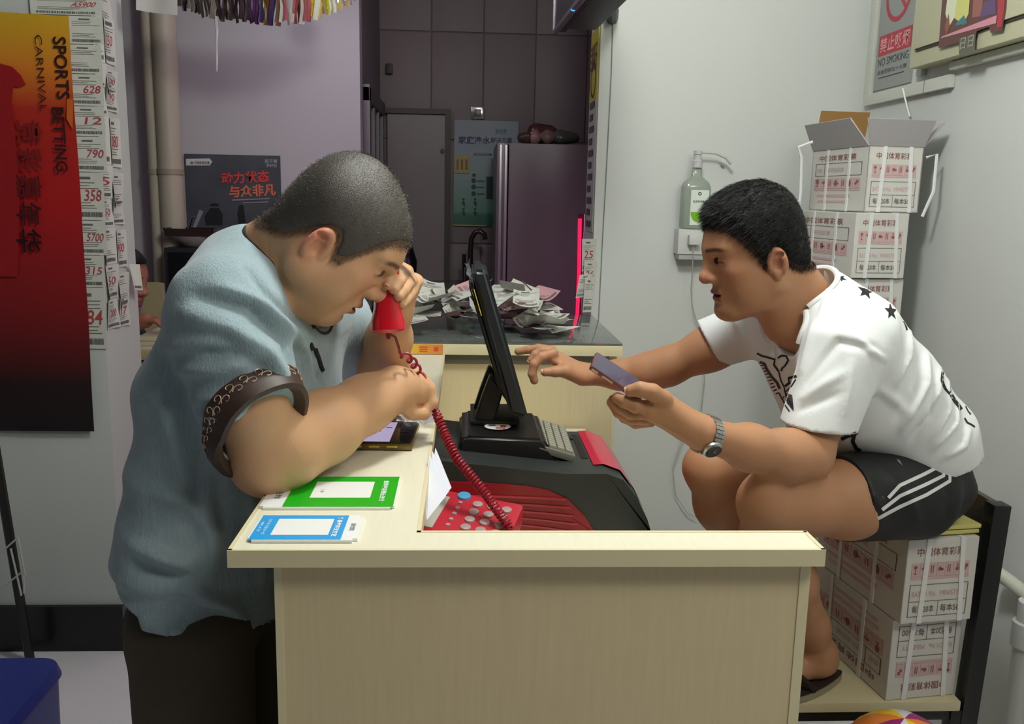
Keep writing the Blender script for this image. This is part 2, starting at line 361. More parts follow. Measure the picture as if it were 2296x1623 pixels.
# papers standing against the inner side of the ledge
A = P(957, 1165, 1.30); pp = thing('folded_paper', 'white folded papers tucked against the inner side of ledge', 'paper', A)
for k in range(3):
    q = MB(); d = V(.004*k, .02*k, .0)
    p1, p2, p3, p4 = P(963, 1020, 1.40)+d, P(999, 1112, 1.32)+d, P(957, 1165, 1.27)+d, P(950, 1100, 1.33)+d
    q.prism([p1, p2, p3, p4], (.0006, .0006, 0)); q.build('sheet', MM('paper_cool', (214, 216, 228), .7), pp)
# ============================================================ betting terminal on the work top
blk = MM('terminal_black', (44, 48, 46), .42, bump=.05, bscale=600); red = MM('terminal_red', (150, 18, 30), .38)
YN, YFAR = 1.62, 1.93
def xz(px, py, Y): p = P(px, py, Y); return (p[0], p[2])
term = thing('betting_terminal', 'black and red betting terminal with ribbed side inside the counter', 'terminal', (.2, 1.78, DZ))
prof = [xz(965, 1030, YN), xz(1130, 1047, YN), xz(1266, 1062, YN), xz(1360, 1062, YN), xz(1398, 1076, YN), xz(1430, 1118, YN), xz(1452, 1165, YN), xz(1462, 1200, YN)]
zb = DZ+.002
poly = [V(x, YN, z) for x, z in prof]+[V(prof[-1][0]+.002, YN, zb), V(prof[0][0], YN, zb)]
def bevelprism(poly, d, off, seg=3):
    me = MB().prism(poly, d).mesh('m'); bm = bmesh.new(); bm.from_mesh(me)
    bmesh.ops.bevel(bm, geom=bm.edges[:], offset=off, segments=seg, affect='EDGES', clamp_overlap=True); bmesh.ops.recalc_face_normals(bm, faces=bm.faces[:]); bm.to_mesh(me); bm.free()
    me.polygons.foreach_set('use_smooth', [True]*len(me.polygons)); me.set_sharp_from_angle(angle=radians(35)); return me
link('terminal_body', bevelprism(poly, (0, YFAR-YN, 0), .010), blk, term)
# red ribbed side panel
rp = [(965, 1079), (1080, 1083), (1180, 1090), (1230, 1100), (1275, 1122), (1312, 1158), (1335, 1200), (1335, 1240), (965, 1240)]
rpoly = [V(*(lambda q: (q[0], YN-.004, max(q[2], zb+.004)))(P(a, b, YN-.004))) for a, b in rp]
link('side_panel', bevelprism(rpoly, (0, .010, 0), .003, 2), red, term)
for k in range(7):
    s = k*14; pts = []
    for t in np.linspace(0, 1, 16):
        px = 970+(300+8*k)*t; py = 1112+s+ (5+3.0*k)*t**2*1.6
        p = P(px, py, YN-.005)
        if p[2] > zb+.008: pts.append(p)
    if len(pts) > 3: MB().tube(pts, .0028, 6).build('panel_rib', red, term, True)
# top deck: dark slot and red curved cover strip on the operator's side
a = [(1318, 968), (1338, 968), (1395, 1040), (1455, 1175), (1440, 1180), (1395, 1075)]
def deck(px, py, dz=.0): # point on the deck plane
    zt = P(1340, 1064, YN)[2]; return PZ(px, py, zt+dz)
zt = P(1340, 1064, YN)[2]
xc0, xc1, xc2 = PZ(1336, 975, zt)[0], PZ(1395, 1060, zt)[0], prof[-1][0]
pp_ = [(PZ(1336, 1062, zt)[0], zt)]+prof[3:7]
def coverpt(u, v):
    t = u*(len(pp_)-1); k = min(int(t), len(pp_)-2); f_ = t-k
    return V(pp_[k][0]*(1-f_)+pp_[k+1][0]*f_+.002, 1.672+v*.255, pp_[k][1]*(1-f_)+pp_[k+1][1]*f_+.0035)
MB().grid(coverpt, 12, 4).build('paper_cover', MM('cover_red', (190, 30, 62), .22), term, True)
bx('paper_slot', (pp_[0][0]-.016, 1.72, zt-.004), (pp_[0][0]-.002, 1.90, zt+.0025), MM('slot_black', (8, 8, 8), .3), term)
cx_ = PZ(1275, 985, zt)
MB().lathe(cx_+V(0, 0, -.003), [(.011, 0), (.011, .006), (.008, .008)], n=16).build('feed_button', MM('slot_black', (8, 8, 8), .3), term, True)
# pedestal the screen stands on
q0, q1 = P(1028, 1040, 1.70), P(1256, 1050, 1.70)
ped = [V(q0[0], 1.70, zt-.005), V(q0[0], 1.70, zt+.043), V(q0[0]+.012, 1.70, zt+.052), V(q1[0]-.035, 1.70, zt+.047), V(q1[0]+.004, 1.70, zt-.005)]
link('pedestal', bevelprism(ped, (0, .22, 0), .007), MM('pedestal_black', (20, 20, 22), .35), term)
sc = P(1115, 972, 1.78); sc = V(sc[0], 1.775, zt+.0525)
st = MB(); disc(st, sc, X_, Y_, .027, 28, .0008); st.build('round_sticker', MM('sticker_base', (220, 214, 210), .4), term)
for nm, cc, dx, dy, w_, h_ in (('purple', (110, 60, 130), .006, -.006, .012, .012), ('red', (200, 50, 60), -.004, -.02, .02, .008), ('yellow', (226, 196, 70), .004, .006, .014, .008), ('grey', (110, 110, 130), -.018, .0, .014, .012)):
    s2 = MB(); rect(s2, sc+V(dx, dy, .001), X_, Y_, w_, h_); s2.build('sticker_patch', MM('sticker_'+nm, cc, .4), term)
link('cable_pouch', crumple(P(975, 1050, 1.64)-V(0, 0, .02), X_, Z_, .04, .07, .012, 9, 6, 6).mesh('m', True), MM('grey_film', (96, 104, 104), .2, trans=.4, alpha=.8), term)
# screen seen from its side
mon = thing('touch_monitor', 'black screen seen edge-on standing on the terminal pedestal', 'monitor', (.07, 1.78, zt+.05))
Ym = 1.75
TL, TR_, BR, BL = P(1056, 604, Ym), P(1092, 606, Ym), P(1187, 944, Ym), P(1143, 930, Ym)
side = [V(p[0], Ym, p[2]) for p in (TL, TR_, BR, BL)]
link('screen_shell', bevelprism(side, (0, .26, 0), .009), MM('monitor_black', (34, 38, 42), .35), mon)
# rear half of the casing, a shallower box behind it
rr = [V(p[0], Ym+.012, p[2]) for p in (P(1050, 640, Ym), P(1062, 640, Ym), P(1150, 925, Ym), P(1120, 880, Ym))]
link('rear_casing', bevelprism(rr, (0, .236, 0), .006), MM('casing_black', (22, 24, 26), .4), mon)
fd = nrm(side[2]-side[1]); fn_ = nrm(np.cross(fd, Y_)); fn_ = fn_ if fn_[0] > 0 else -fn_
q = MB(); q.quad(side[1]+fn_*.0008+Y_*.02+fd*.02, side[1]+fn_*.0008+Y_*.24+fd*.02, side[2]+fn_*.0008+Y_*.24-fd*.025, side[2]+fn_*.0008+Y_*.02-fd*.025)
q.build('screen_glass', MM('screen_face', (20, 20, 30), .1, emit=(190, 170, 200), estr=.35), mon)
for yy in (1.80, 1.90):
    leg = [V(p[0], yy, p[2]) for p in (P(1100, 838, 1.8), P(1128, 880, 1.8), P(1110, 945, 1.8), P(1058, 958, 1.8), P(1080, 890, 1.8))]
    link('stand_leg', bevelprism(leg, (0, .03, 0), .004), M['casing_black'], mon)
bx('stand_foot', (P(1055, 950, 1.8)[0], 1.79, zt+.052), (P(1165, 950, 1.8)[0], 1.95, zt+.06), M['casing_black'], mon, .003)
# taped plastic film and a yellow sticker on the top corner
def film(u, v): p = side[0]+(side[3]-side[0])*(v*.20-.012)+Y_*(u*.24); return p+V(-.006-.006*sin(9*v+5*u), 0, .004*sin(7*u))
MB().grid(film, 8, 5).build('film_scrap', MM('film_clear', (210, 212, 216), .12, trans=.5, alpha=.6), mon, True)
q = MB(); a0 = side[0]+(side[3]-side[0])*.22; q.obox(a0+Y_*.02-fn_*.004, np.array([Y_, fd, fn_]), (.018, .027, .0008)); q.build('warning_sticker', MM('sticker_yellow', (206, 178, 40), .4), mon)
q = MB()
for k in range(3): q.obox(a0+Y_*.006-fn_*.0055+fd*(-.014+.012*k), np.array([Y_, fd, fn_]), (.006, .003, .0004))
q.build('sticker_mark', M['slot_black'], mon)
# keyboard leaning at the operator's end
kb = thing('keyboard', 'worn cream keyboard wedged beside the screen pedestal', 'keyboard', (.2, 1.8, zt))
kx = nrm(P(1262, 950, 1.93)-P(1192, 945, 1.93)); ky = V(.02, 1, 0); ky = nrm(ky)
kO = V(P(1200, 1000, 1.72)[0]+.004, 1.70, zt+.028); kx = nrm(V(1, 0, -.30)); kz = np.cross(kx, ky)
MB().obox(kO+kx*.038+ky*.112, np.array([kx, ky, kz]), (.039, .112, .007), .004).build('keyboard_tray', MM('keyboard_grey', (112, 112, 102), .5), kb, True)
km = MB().obox((0, 0, 0), np.eye(3), (.0072, .0072, .0036), .0018).mesh('key', True); km.materials.append(MM('key_cream', (150, 148, 132), .45))
for i in range(4):
    for j in range(12):
        o = bpy.data.objects.new('key', km); COL.objects.link(o); o.parent = kb
        p = kO+kx*(.011+.0175*i)+ky*(.015+.0172*j)+kz*.009
        o.location = Vector(p)-kb.location; o.rotation_euler = (0, atan2(.30, 1), 0)
# ---------------------------------------------------------- red desk telephone, its handset and the coiled cord
tb = thing('desk_telephone', 'red desk telephone with grey keys and coiled cord before the terminal', 'telephone', (.02, 1.4, .86))
def tp(px, py): return PZ(px, py, .955)
tO, tx1, ty1 = P(953, 1150, 1.46), P(1118, 1215, 1.36), P(992, 1120, 1.52)
O_ = PZ(1045, 1160, .945); ux = nrm(V(1, -.28, -.10)); uy = nrm(V(.30, 1, .22)); uy = nrm(uy-ux*(uy@ux)); uz = np.cross(ux, uy)
def tl(u, v, w=0): return O_+ux*u+uy*v+uz*w
R = np.array([ux, uy, uz])
MB().obox(tl(0, 0, -.022), R, (.085, .075, .022), .012).build('telephone_body', MM('telephone_red', (186, 34, 52), .35), tb, True)
MB().obox(tl(-.062, .0, .0008), R, (.018, .05, .0012), .001).build('name_card', MM('card_grey', (176, 172, 164), .5), tb)
rest = thing('document_case', 'low dark case on the work top under the red desk telephone', 'case', (.03, 1.4, DZ))
bx('case_body', (tl(-.07, 0)[0]-.01, 1.33, DZ+.001), (tl(.07, 0)[0], 1.47, DZ+.044), MM('case_dark', (34, 36, 32), .5), rest, .004); bx('case_rim', (tl(-.07, 0)[0]-.012, 1.328, DZ+.030), (tl(.07, 0)[0]+.002, 1.472, DZ+.034), MM('case_rim', (70, 74, 64), .5), rest)
for q_ in ((-.06, -.055), (.06, -.055), (-.06, .055), (.06, .055)):
    f_ = tl(q_[0], q_[1], -.040); MB().lathe((f_[0], f_[1], DZ+.044), [(.006, 0), (.006, max(.004, f_[2]-DZ-.044))], n=10).build('foot', MM('foot_black', (16, 16, 16), .6), tb, True)
ovk = MB()
ovk.lathe(tl(-.022, .062, .0), [(.0125, 0), (.0115, .003), (.006, .0038)], uz, 14); ovk.build('redial_key', MM('key_blue', (70, 150, 196), .4), tb, True)
key = MB().lathe((0, 0, 0), [(.0095, 0), (.0088, .003), (.005, .0042)], (0, 0, 1), 12).mesh('key', True); key.materials.append(MM('key_grey', (166, 140, 140), .4))
sk = MB().lathe((0, 0, 0), [(.0045, 0), (.004, .002)], (0, 0, 1), 8).mesh('key', True); sk.materials.append(M['key_grey'])
rotm = Matrix([[R[j][i] for j in range(3)] for i in range(3)]).to_euler()
def putkey(mesh, u, v):
    o = bpy.data.objects.new('key', mesh); COL.objects.link(o); o.parent = tb; o.location = Vector(tl(u, v, .0))-tb.location; o.rotation_euler = rotm
for i in range(3):
    for j in range(4): putkey(key, .008+.026*i, -.030+.0245*j)
for j in range(5): putkey(sk, -.022, -.032+.018*j)
hs = thing('telephone_handset', 'glossy red telephone handset held against the standing man\'s face', 'handset', P(870, 660, 1.40))
h0, h1 = P(864, 612, 1.395), P(869, 712, 1.385)
ax = nrm(h1-h0); sd = nrm(V(-.25, 1, 0)); sd = nrm(sd-ax*(sd@ax)); fr = np.cross(sd, ax)
prof = [(-.030, .010, .014), (-.024, .018, .022), (.0, .021, .024), (.03, .0175, .022), (.055, .020, .023), (.074, .0255, .025), (.088, .026, .025), (.092, .021, .021), (.094, .012, .012)]
vs = []; fs = []; n = 24
for s, a_, b_ in prof:
    for k in range(n):
        t = 2*pi*k/n; c_, s_ = cos(t), sin(t); e = .62
        vs.append(h0+ax*s+fr*(a_*abs(c_)**e*(1 if c_ > 0 else -1))+sd*(b_*abs(s_)**e*(1 if s_ > 0 else -1)))
for i in range(len(prof)-1):
    for k in range(n): a_ = i*n+k; b_ = i*n+(k+1) % n; fs.append((a_, b_, b_+n, a_+n))
fs.append(tuple(range(n-1, -1, -1))); fs.append(tuple(range((len(prof)-1)*n, len(prof)*n)))
MB().add(vs, fs).build('handset_shell', MM('handset_red', (206, 16, 36), .22, coat=.3), hs, True)
he = h0+ax*.094
MB().lathe(he-ax*.003, [(.004, 0), (.004, .008), (.002, .012)], ax, 10).build('cord_socket', MM('socket_red', (150, 16, 30), .4), hs, True)
# cord: straight lead, loose coils, hand, tight coils down to the base
def coil(ctrl, turns, r, wire):
    ctrl = [np.asarray(c) for c in ctrl]; N = int(turns*14); seg = np.array([0]+list(np.cumsum([np.linalg.norm(ctrl[i+1]-ctrl[i]) for i in range(len(ctrl)-1)])))
    seg /= seg[-1]; pts = []
    for i in range(N+1):
        t = i/N; p = V(*[np.interp(t, seg, [c[j] for c in ctrl]) for j in range(3)])
        q = V(*[np.interp(min(t+.02, 1), seg, [c[j] for c in ctrl]) for j in range(3)]); d = q-p if t < .98 else ctrl[-1]-ctrl[-2]; d = nrm(d)
        u = nrm(np.cross(d, V(.2, 1, .1))); w = np.cross(d, u); a = 2*pi*turns*t
        rr_ = r*min(1, t*10, (1-t)*10+.2); pts.append(p+rr_*(u*cos(a)+w*sin(a)))
    return pts
cordm = MM('cord_red', (150, 20, 40), .4)
cord = tb
lead = [he, P(886, 755, 1.40), P(893, 775, 1.42), P(897, 792, 1.43)]
MB().tube(lead, .0021, 8).build('cord_lead', MM('lead_brown', (120, 30, 24), .4), cord, True)
MB().tube(coil([P(897, 792, 1.43), P(922, 806, 1.46), P(938, 832, 1.50), P(958, 870, 1.52)], 5, .0062, .0022), .0024, 6).build('cord_coil', cordm, cord, True)
MB().tube(coil([P(966, 895, 1.53), P(982, 935, 1.52), P(1000, 980, 1.50), P(1024, 1028, 1.47), P(1080, 1096, 1.44), P(1143, 1182, 1.40), P(1150, 1200, 1.40)], 46, .0066, .0022), .0024, 6).build('cord_coil', cordm, cord, True)
_b0 = MB.build
def _b1(s, name, *a, **k):
    o = _b0(s, name, *a, **k)
    if name.split('_')[-1] in ('lettering', 'print', 'figures', 'diagram', 'rule', 'text', 'mark', 'emblem'): o['kind'] = 'stuff'
    return o
MB.build = _b1
# ============================================================ papers, posters, boxes, fittings
paperm = MM('slip_paper', (200, 200, 192), .75); inkm = MM('slip_ink', (96, 96, 94), .7); redink = MM('red_pen', (168, 66, 70), .6); pinkp = MM('slip_pink_side', (196, 150, 156), .7)
def slip(lab, o, x, y, w, h, num='', curl=0, group=None, seed=0, twist=0, cat='slip', pattern=True, nu=(.18, .62)):
    """paper slip from lower-left corner o along unit axes x, y; curl bends it out of its plane"""
    r = np.random.default_rng(seed); x = nrm(x); y = nrm(y); n = np.cross(x, y)
    def pt(u, v, lift=.0012):
        z = curl*w*(4*(u-.5)**2)+twist*w*(u-.5)*(v-.5)*2+lift; return np.asarray(o)+x*u*w+y*v*h+n*z
    mb = MB().grid(lambda u, v: pt(u, v), 6, 4); p = mb.build('lottery_slip', paperm, None, True)
    tag(p, lab, cat, group)
    ink = MB()
    def lay(u0, v0, u1, v1, k=3):
        for i in range(k):
            a, b = u0+(u1-u0)*i/k, u0+(u1-u0)*(i+1)/k
            ink.quad(pt(a, v0, .0022), pt(b, v0, .0022), pt(b, v1, .0022), pt(a, v1, .0022))
    u = .08
    while u < .9:
        ww = r.choice([.012, .02, .03]); lay(u, .07, min(u+ww, .92), .17, 1); u += ww+r.choice([.008, .014])
    if pattern:
        lay(.30, .86, .62, .91, 2)
        for v in (.78, .72, .66, .36, .30, .25): lay(.1, v, .1+r.uniform(.45, .8), v+.012, 3)
    q = tag(ink.build('slip_print', inkm, p), kind='stuff')
    if num:
        t = MB(); v_, f = text_mesh(num, .008); W_, H_ = v_[:, 0].max(), v_[:, 1].max()
        t.add([pt(nu[0]+nu[1]*(a/W_)+.05*(b/H_), .40+.24*(b/H_), .0024) for a, b, _ in v_], f); tag(t.build('handwriting', redink, p), kind='stuff')
    return p
# slips on the pillar front, partly under the poster
rows = [(-12, 36, 'A5900'), (36, 100, ''), (100, 166, ''), (166, 238, '628'), (238, 306, '12'), (306, 386, '790'), (386, 494, '358'), (494, 572, '5700'), (572, 644, '315'), (644, 782, '84')]
ords = ['topmost', 'second', 'third', 'fourth', 'fifth', 'sixth', 'seventh', 'eighth', 'ninth', 'lowest']
for i, (y0, y1, num) in enumerate(rows):
    a = P(240 if i > 3 else 233, y1, 2.757); b = P(240 if i > 3 else 233, y0, 2.757); w = .098 if i else .2; h = b[2]-a[2]-.002
    slip('%s lottery slip on the pillar front%s' % (ords[i].capitalize(), (' with red %s written on it' % num) if num else ' beside the red poster'), (a[0]-w+.005*(i % 2)-.003, 2.7575, a[2]), X_, Z_, w, h, num, .02, 'lottery slips pinned to the pillar front', i, nu=(.40, .50) if i else (.55, .34))
# slips on the pillar side, two columns
nums = ['', '1200', '', '475', '', '17', '', '1250', '300', '50', '500', '80', '', '190', '100', '5', '1080', '11', '950', '', '', '', '', '200', '50', '900']
k = 0
for col, (yy, wd) in enumerate(((2.775, .085), (2.868, .08))):
    ys = [(0, 85), (52, 148), (148, 200), (200, 262), (262, 370), (370, 445), (445, 508), (508, 592), (592, 670), (670, 738)]
    for i, (y0, y1) in enumerate(ys):
        px = 246 if col == 0 else 272; off = 12*col*((i % 3)-1)+6*col
        z1, z0 = PX(px, y0+off, -1.1)[2], PX(px, y1+off, -1.1)[2]; num = nums[(k*3) % len(nums)]; k += 1
        slip('%s slip of the %s column on the pillar\'s inner side' % (ords[i].capitalize(), 'near' if col == 0 else 'far'), (-1.0985, yy+.004*((i*7) % 3), z0), Y_, Z_, wd, z1-z0-.001, num, .05+.07*((i*5) % 3)/3, 'lottery slips pinned to the pillar side', 40+k, .1*((i % 3)-1))
slip('Bright white slip sticking out from the pillar before the hidden man', P(299, 650, 2.95), nrm(V(.55, .8, -.1)), nrm(V(-.12, 0, 1)), .035, .085, '', .1, None, 99, .2, 'slip', False)
# slips hanging at the doorway edge of the white wall
for i, (px, py, w, h, num) in enumerate([(1302, 608, .05, .11, '25'), (1306, 645, .045, .09, '26'), (1290, 668, .045, .08, ''), (1304, 700, .036, .12, '')]):
    slip(['Upper pinned slip with red number at the doorway edge of white wall', 'Second pinned slip hanging at the doorway edge of white wall', 'Slanting slip sticking out left at the doorway edge', 'Long narrow slip curling down at the doorway edge'][i],
         P(px, py, 3.04-.01*i), nrm(V(1, .25-.3*(i == 2), .12*(i == 2))), nrm(V(.12*(i == 2)+.02*i, 0, 1)), w, h, num, .12, 'slips hanging at the doorway edge', 120+i, .15)
# heap of slips on the glass counter
r = np.random.default_rng(11)
for i in range(46):
    t = i/45; px = r.uniform(915, 1245) if i > 8 else 1150+r.uniform(-20, 110); yy = r.uniform(2.48, 2.86)
    if i > 30: yy = r.uniform(2.55, 2.75)
    c = P(px, 730, yy); a = r.uniform(-1.1, 1.1); zz = BZ+.006+.0016*i+(.0 if i < 30 else .01)
    tilt = r.uniform(-.12, .25)+(.25 if i > 36 else 0)
    x = V(cos(a), sin(a), r.uniform(-.12, .12)); y = nrm(V(-sin(a), cos(a), tilt)); x = nrm(x-y*(x@y))
    w, h = .076, r.uniform(.085, .12); curl = r.choice([.05, .12, .25, -.05, .4])
    z0 = zz+.012+max(0, -curl*w)+abs(x[2])*w*.5
    s = slip('Loose crumpled lottery slip heaped on the glass counter', (c[0]-.5*w*x[0]-.4*h*y[0], yy-.5*w*x[1]-.4*h*y[1], z0-.5*w*x[2]), x, y, w, h, '', curl, 'loose lottery slips heaped on the glass counter', 200+i, r.uniform(-.3, .3))
    if i % 7 == 3: s.data.materials[0] = pinkp; s['label'] = 'Pink backed lottery slip among the white slips heaped on the glass counter'
# ---------------------------------------------------------- red poster on the pillar
pz0, pz1 = P(180, 966, 2.745)[2], P(190, 28, 2.745)[2]; pxr = P(186, 500, 2.745)[0]; pw = .36; H_ = pz1-pz0
po = thing('betting_poster', 'large red and orange betting carnival poster hanging on the pillar', 'poster', (pxr-pw/2, 2.745, pz0))
pm = gradmat('poster_red', [(0, (16, 10, 10)), (.12, (34, 12, 13)), (.30, (120, 18, 22)), (.58, (168, 22, 26)), (.78, (172, 40, 28)), (.88, (206, 120, 34)), (1, (200, 160, 36))], 2, .45, 1/H_, -.04, .08)
def psh(u, v): return V(pxr-pw+pw*u-.006*(1-v), 2.744-.004*sin(6*v+2*u)-.002*sin(17*v), pz0+H_*v-.012*u*v)
MB().grid(psh, 12, 30).build('poster_sheet', pm, po, True)
yy = 2.7355
sil = MB(); pts = [(-60, 620), (-60, 130), (0, 142), (28, 150), (46, 168), (58, 190), (42, 196), (30, 192), (26, 230), (34, 300), (44, 420), (40, 620)]
sil.add([P(a, b, yy+.001) for a, b in pts], [tuple(range(len(pts)))]); sil.build('printed_figure', MM('poster_dark_red', (146, 20, 24), .45), po)
stp = MB(); pts = [(150, 222), (164, 222), (163, 290), (149, 266)]; stp.add([P(a, b, yy+.001) for a, b in pts], [tuple(range(4))]); stp.build('printed_patch', MM('poster_orange', (196, 96, 34), .45), po)
pt_ = MB()
def vtext(body, x0, x1, y0, y1, bold):
    a = P(x0, y0, yy); b = P(x1, y1, yy); put_text(pt_, body, (a[0], yy, a[2]), -Z_, X_, w=a[2]-b[2], h=b[0]-a[0], bold=bold, lift=.0006)
vtext('SPORTS', 118, 157, 82, 222, .016); vtext('BETTING', 116, 153, 240, 385, .016)
pt_.build('poster_lettering', MM('poster_ink', (44, 16, 14), .5), po)
pt_ = MB(); vtext('CARNIVAL', 77, 106, 78, 250, -.004); pt_.build('poster_lettering', MM('poster_ink_thin', (60, 26, 18), .5), po)
for i, (ch, y0) in enumerate(zip('竞彩嘉年华', (268, 330, 390, 452, 512))):
    pt_ = MB(); vtext(ch, 35, 96, y0, y0+54, .01); pt_.build('poster_lettering', MM('poster_cjk%d' % i, [(120, 22, 22), (104, 20, 22), (84, 18, 18), (52, 14, 14), (22, 10, 10)][i], .5), po)
tag(MB().grid(lambda u, v: P(305+95*u, -40+62*v+14*u, 2.9)+V(0, .01*sin(5*u), 0), 5, 4).build('hanging_sheet', MM('sheet_grey', (190, 184, 184), .7), None, True), 'pale sheet of paper hanging at the top beside the pillar', 'paper')
# ---------------------------------------------------------- poster in the back room
bp = thing('wall_poster', 'dark lottery poster with orange lettering on the back room wall', 'poster', P(524, 515, 4.39))
x0, x1, z0, z1 = P(417, 430, 4.39)[0], P(630, 430, 4.39)[0], P(524, 515, 4.39)[2], P(524, 347, 4.39)[2]
MB().box((x0, 4.390, z0), (x1, 4.396, z1)).build('poster_sheet', mat('poster_slate', (72, 76, 84), .5, var=.5, vscale=6), bp)
def bq(px, py): p = P(px, py, 4.388); return V(p[0], 4.3885, p[2])
q = MB(); q.add([bq(417, 356), bq(417, 371), bq(470, 371), bq(476, 363), bq(470, 355)], [(0, 1, 2, 3, 4)]); q.build('printed_tag', MM('poster_tag', (206, 204, 206), .5), bp)
q = MB(); put_text(q, '中国体育彩票', bq(436, 368), X_, Z_, w=bq(470, 368)[0]-bq(436, 368)[0], h=.014, bold=.01, lift=.001); put_text(q, '★', bq(426, 369), X_, Z_, h=.018, lift=.001); q.build('tag_lettering', MM('tag_ink', (80, 84, 100), .5), bp)
q = MB(); put_text(q, '即开票', bq(594, 366), X_, Z_, h=.018, bold=.01, lift=.001); put_text(q, '更好玩', bq(597, 375), X_, Z_, h=.016, bold=.01, lift=.001); q.build('corner_lettering', MM('corner_ink', (170, 172, 176), .5), bp)
q = MB(); put_text(q, '动力状态', bq(497, 414)+V(0, 0, 0), nrm(V(1, 0, .07)), Z_, w=.225, h=.056, bold=.03, lift=.001); q.build('title_lettering', MM('title_red', (222, 62, 62), .5), bp)
q = MB(); put_text(q, '与众非凡', bq(514, 444), nrm(V(1, 0, .07)), Z_, w=.22, h=.058, bold=.03, lift=.001); q.build('title_lettering', MM('title_orange', (226, 112, 84), .5), bp)
q = MB()
def blob(pts, sx=1): q.add([bq(a, b) for a, b in pts], [tuple(range(len(pts)))])
blob([(470, 462), (492, 462), (488, 456), (474, 456)]); blob([(472, 466), (490, 466), (500, 480), (498, 505), (462, 505), (458, 485)]); blob([(536, 460), (546, 460), (548, 475), (552, 510), (536, 510), (532, 480)])
q.build('printed_figures', MM('figure_dark', (22, 20, 26), .6), bp)
q = MB(); blob([(447, 470), (456, 474), (440, 510), (432, 510)]); q.build('printed_streak', MM('streak_pale', (140, 136, 150), .6), bp)
q = MB(); rect(q, bq(520, 450), nrm(V(1, 0, .06)), Z_, .18, .006, .001); rect(q, bq(545, 456), nrm(V(1, 0, .06)), Z_, .12, .005, .001); q.build('printed_rule', M['streak_pale'], bp)
# ---------------------------------------------------------- dark cabinet with crockery in the back room
oven = thing('microwave_oven', 'dark microwave oven on a stand in the back room', 'oven', (P(430, 600, 4.2)[0], 4.2, .9))
xa, xb, za, zb_ = P(369, 600, 4.1)[0], P(560, 600, 4.1)[0], P(420, 672, 4.1)[2], P(420, 556, 4.1)[2]
bx('oven_body', (xa, 4.1, za), (xb, 4.36, zb_), MM('oven_dark', (44, 44, 48), .3), oven, .006)
bx('oven_door', (xa+.02, 4.092, za+.02), (xb-.12, 4.1, zb_-.02), MM('oven_glass', (18, 18, 20), .1), oven, .003)
MB().tube([(xb-.115, 4.085, za+.04), (xb-.115, 4.085, zb_-.04)], .006).build('oven_handle', MM('oven_handle', (80, 80, 84), .3, metal=.8), oven, True)
st_ = thing('kitchen_stand', 'cream wooden stand holding the microwave in the back room', 'stand', ((xa+xb)/2, 4.2, 0))
bx('stand_top', (xa-.03, 4.06, za-.03), (xb+.03, 4.38, za-.001), MM('stand_wood', (150, 140, 112), .6), st_)
for a in (xa, xb-.03):
    for b in (4.08, 4.33): bx('leg', (a, b, 0), (a+.03, b+.03, za-.03), M['stand_wood'], st_)
def bowl(name, lab, px, py, Y, r_, h_, m_, deep=True):
    c = P(px, py, Y); c[2] = zb_+.0005
    o = thing(name, lab, 'bowl', c); MB().lathe(c, [(r_*.4, 0), (r_*.5, .006), (r_*.85, h_*.6), (r_, h_), (r_*.95, h_), (r_*.8, h_*.6), (r_*.4, .012)], n=28).build('bowl_shell', m_, o, True); return o
china = MM('china_white', (168, 164, 164), .3)
bo = bowl('serving_bowl', 'wide white bowl under the dark tray on the microwave', 437, 548, 4.2, .10, .05, china)
try_ = thing('serving_tray', 'dark brown tray resting on the wide white bowl', 'tray', (bo.location.x, 4.2, zb_+.051))
c = V(bo.location.x, 4.2, zb_+.051); w2 = .105
MB().prism([c+V(-w2+.01, -.08, 0), c+V(w2-.01, -.08, 0), c+V(w2-.01, .08, 0), c+V(-w2+.01, .08, 0)], (0, 0, .006)).build('tray_base', MM('tray_brown', (46, 30, 28), .35), try_)
for s in (-1, 1):
    MB().prism([c+V(s*(w2-.01), -.08, 0), c+V(s*(w2-.002), -.08, 0), c+V(s*(w2+.008), -.088, .036), c+V(s*w2, -.088, .036)], (0, .17, 0)).build('tray_side', M['tray_brown'], try_)
    MB().box(c+V(-w2+.005, s*.082-.004, 0), c+V(w2-.005, s*.082+.004, .034)).build('tray_side', M['tray_brown'], try_)
MB().tube([c+V(-.03, 0, .012), c+V(-.01, 0, .075), c+V(.005, -.005, .085)], .0045).build('spoon', MM('steel', (200, 200, 205), .2, metal=1), try_, True)
bowl('rice_bowl', 'left grey bowl behind the standing man\'s back', 512, 545, 4.18, .055, .062, MM('china_grey', (130, 128, 128), .35)); bowl('rice_bowl', 'right grey bowl nearest the standing man\'s neck', 570, 545, 4.2, .055, .064, M['china_grey'])
# ---------------------------------------------------------- kitchen fittings
fr_ = thing('refrigerator', 'tall dark two-door refrigerator in the kitchen', 'refrigerator', (.38, 4.85, 0))
fm = MM('fridge_dark', (118, 108, 110), .35, bump=.04, bscale=300); fz = 1.745
xl = P(1140, 400, 4.6)[0]; bx('fridge_body', (xl, 4.6, .03), (.80, 5.2, fz), fm, fr_, .008)
xd = P(1113, 400, 4.6)[0]
bx('door', (xd, 4.6, .70), (xl-.004, 5.19, fz), MM('fridge_door', (110, 98, 106), .3), fr_, .006); bx('door', (xd, 4.6, .04), (xl-.004, 5.19, .692), M['fridge_door'], fr_, .006)
alr = MM('fridge_trim', (168, 160, 168), .3, metal=.6)
for xx in (1122, 1134): 
    c = P(xx, 400, 4.592)[0]; bx('door_trim', (c-.007, 4.590, .74), (c+.007, 4.600, fz-.01), alr, fr_, .002); bx('door_trim', (c-.007, 4.590, .06), (c+.007, 4.600, .66), alr, fr_, .002)
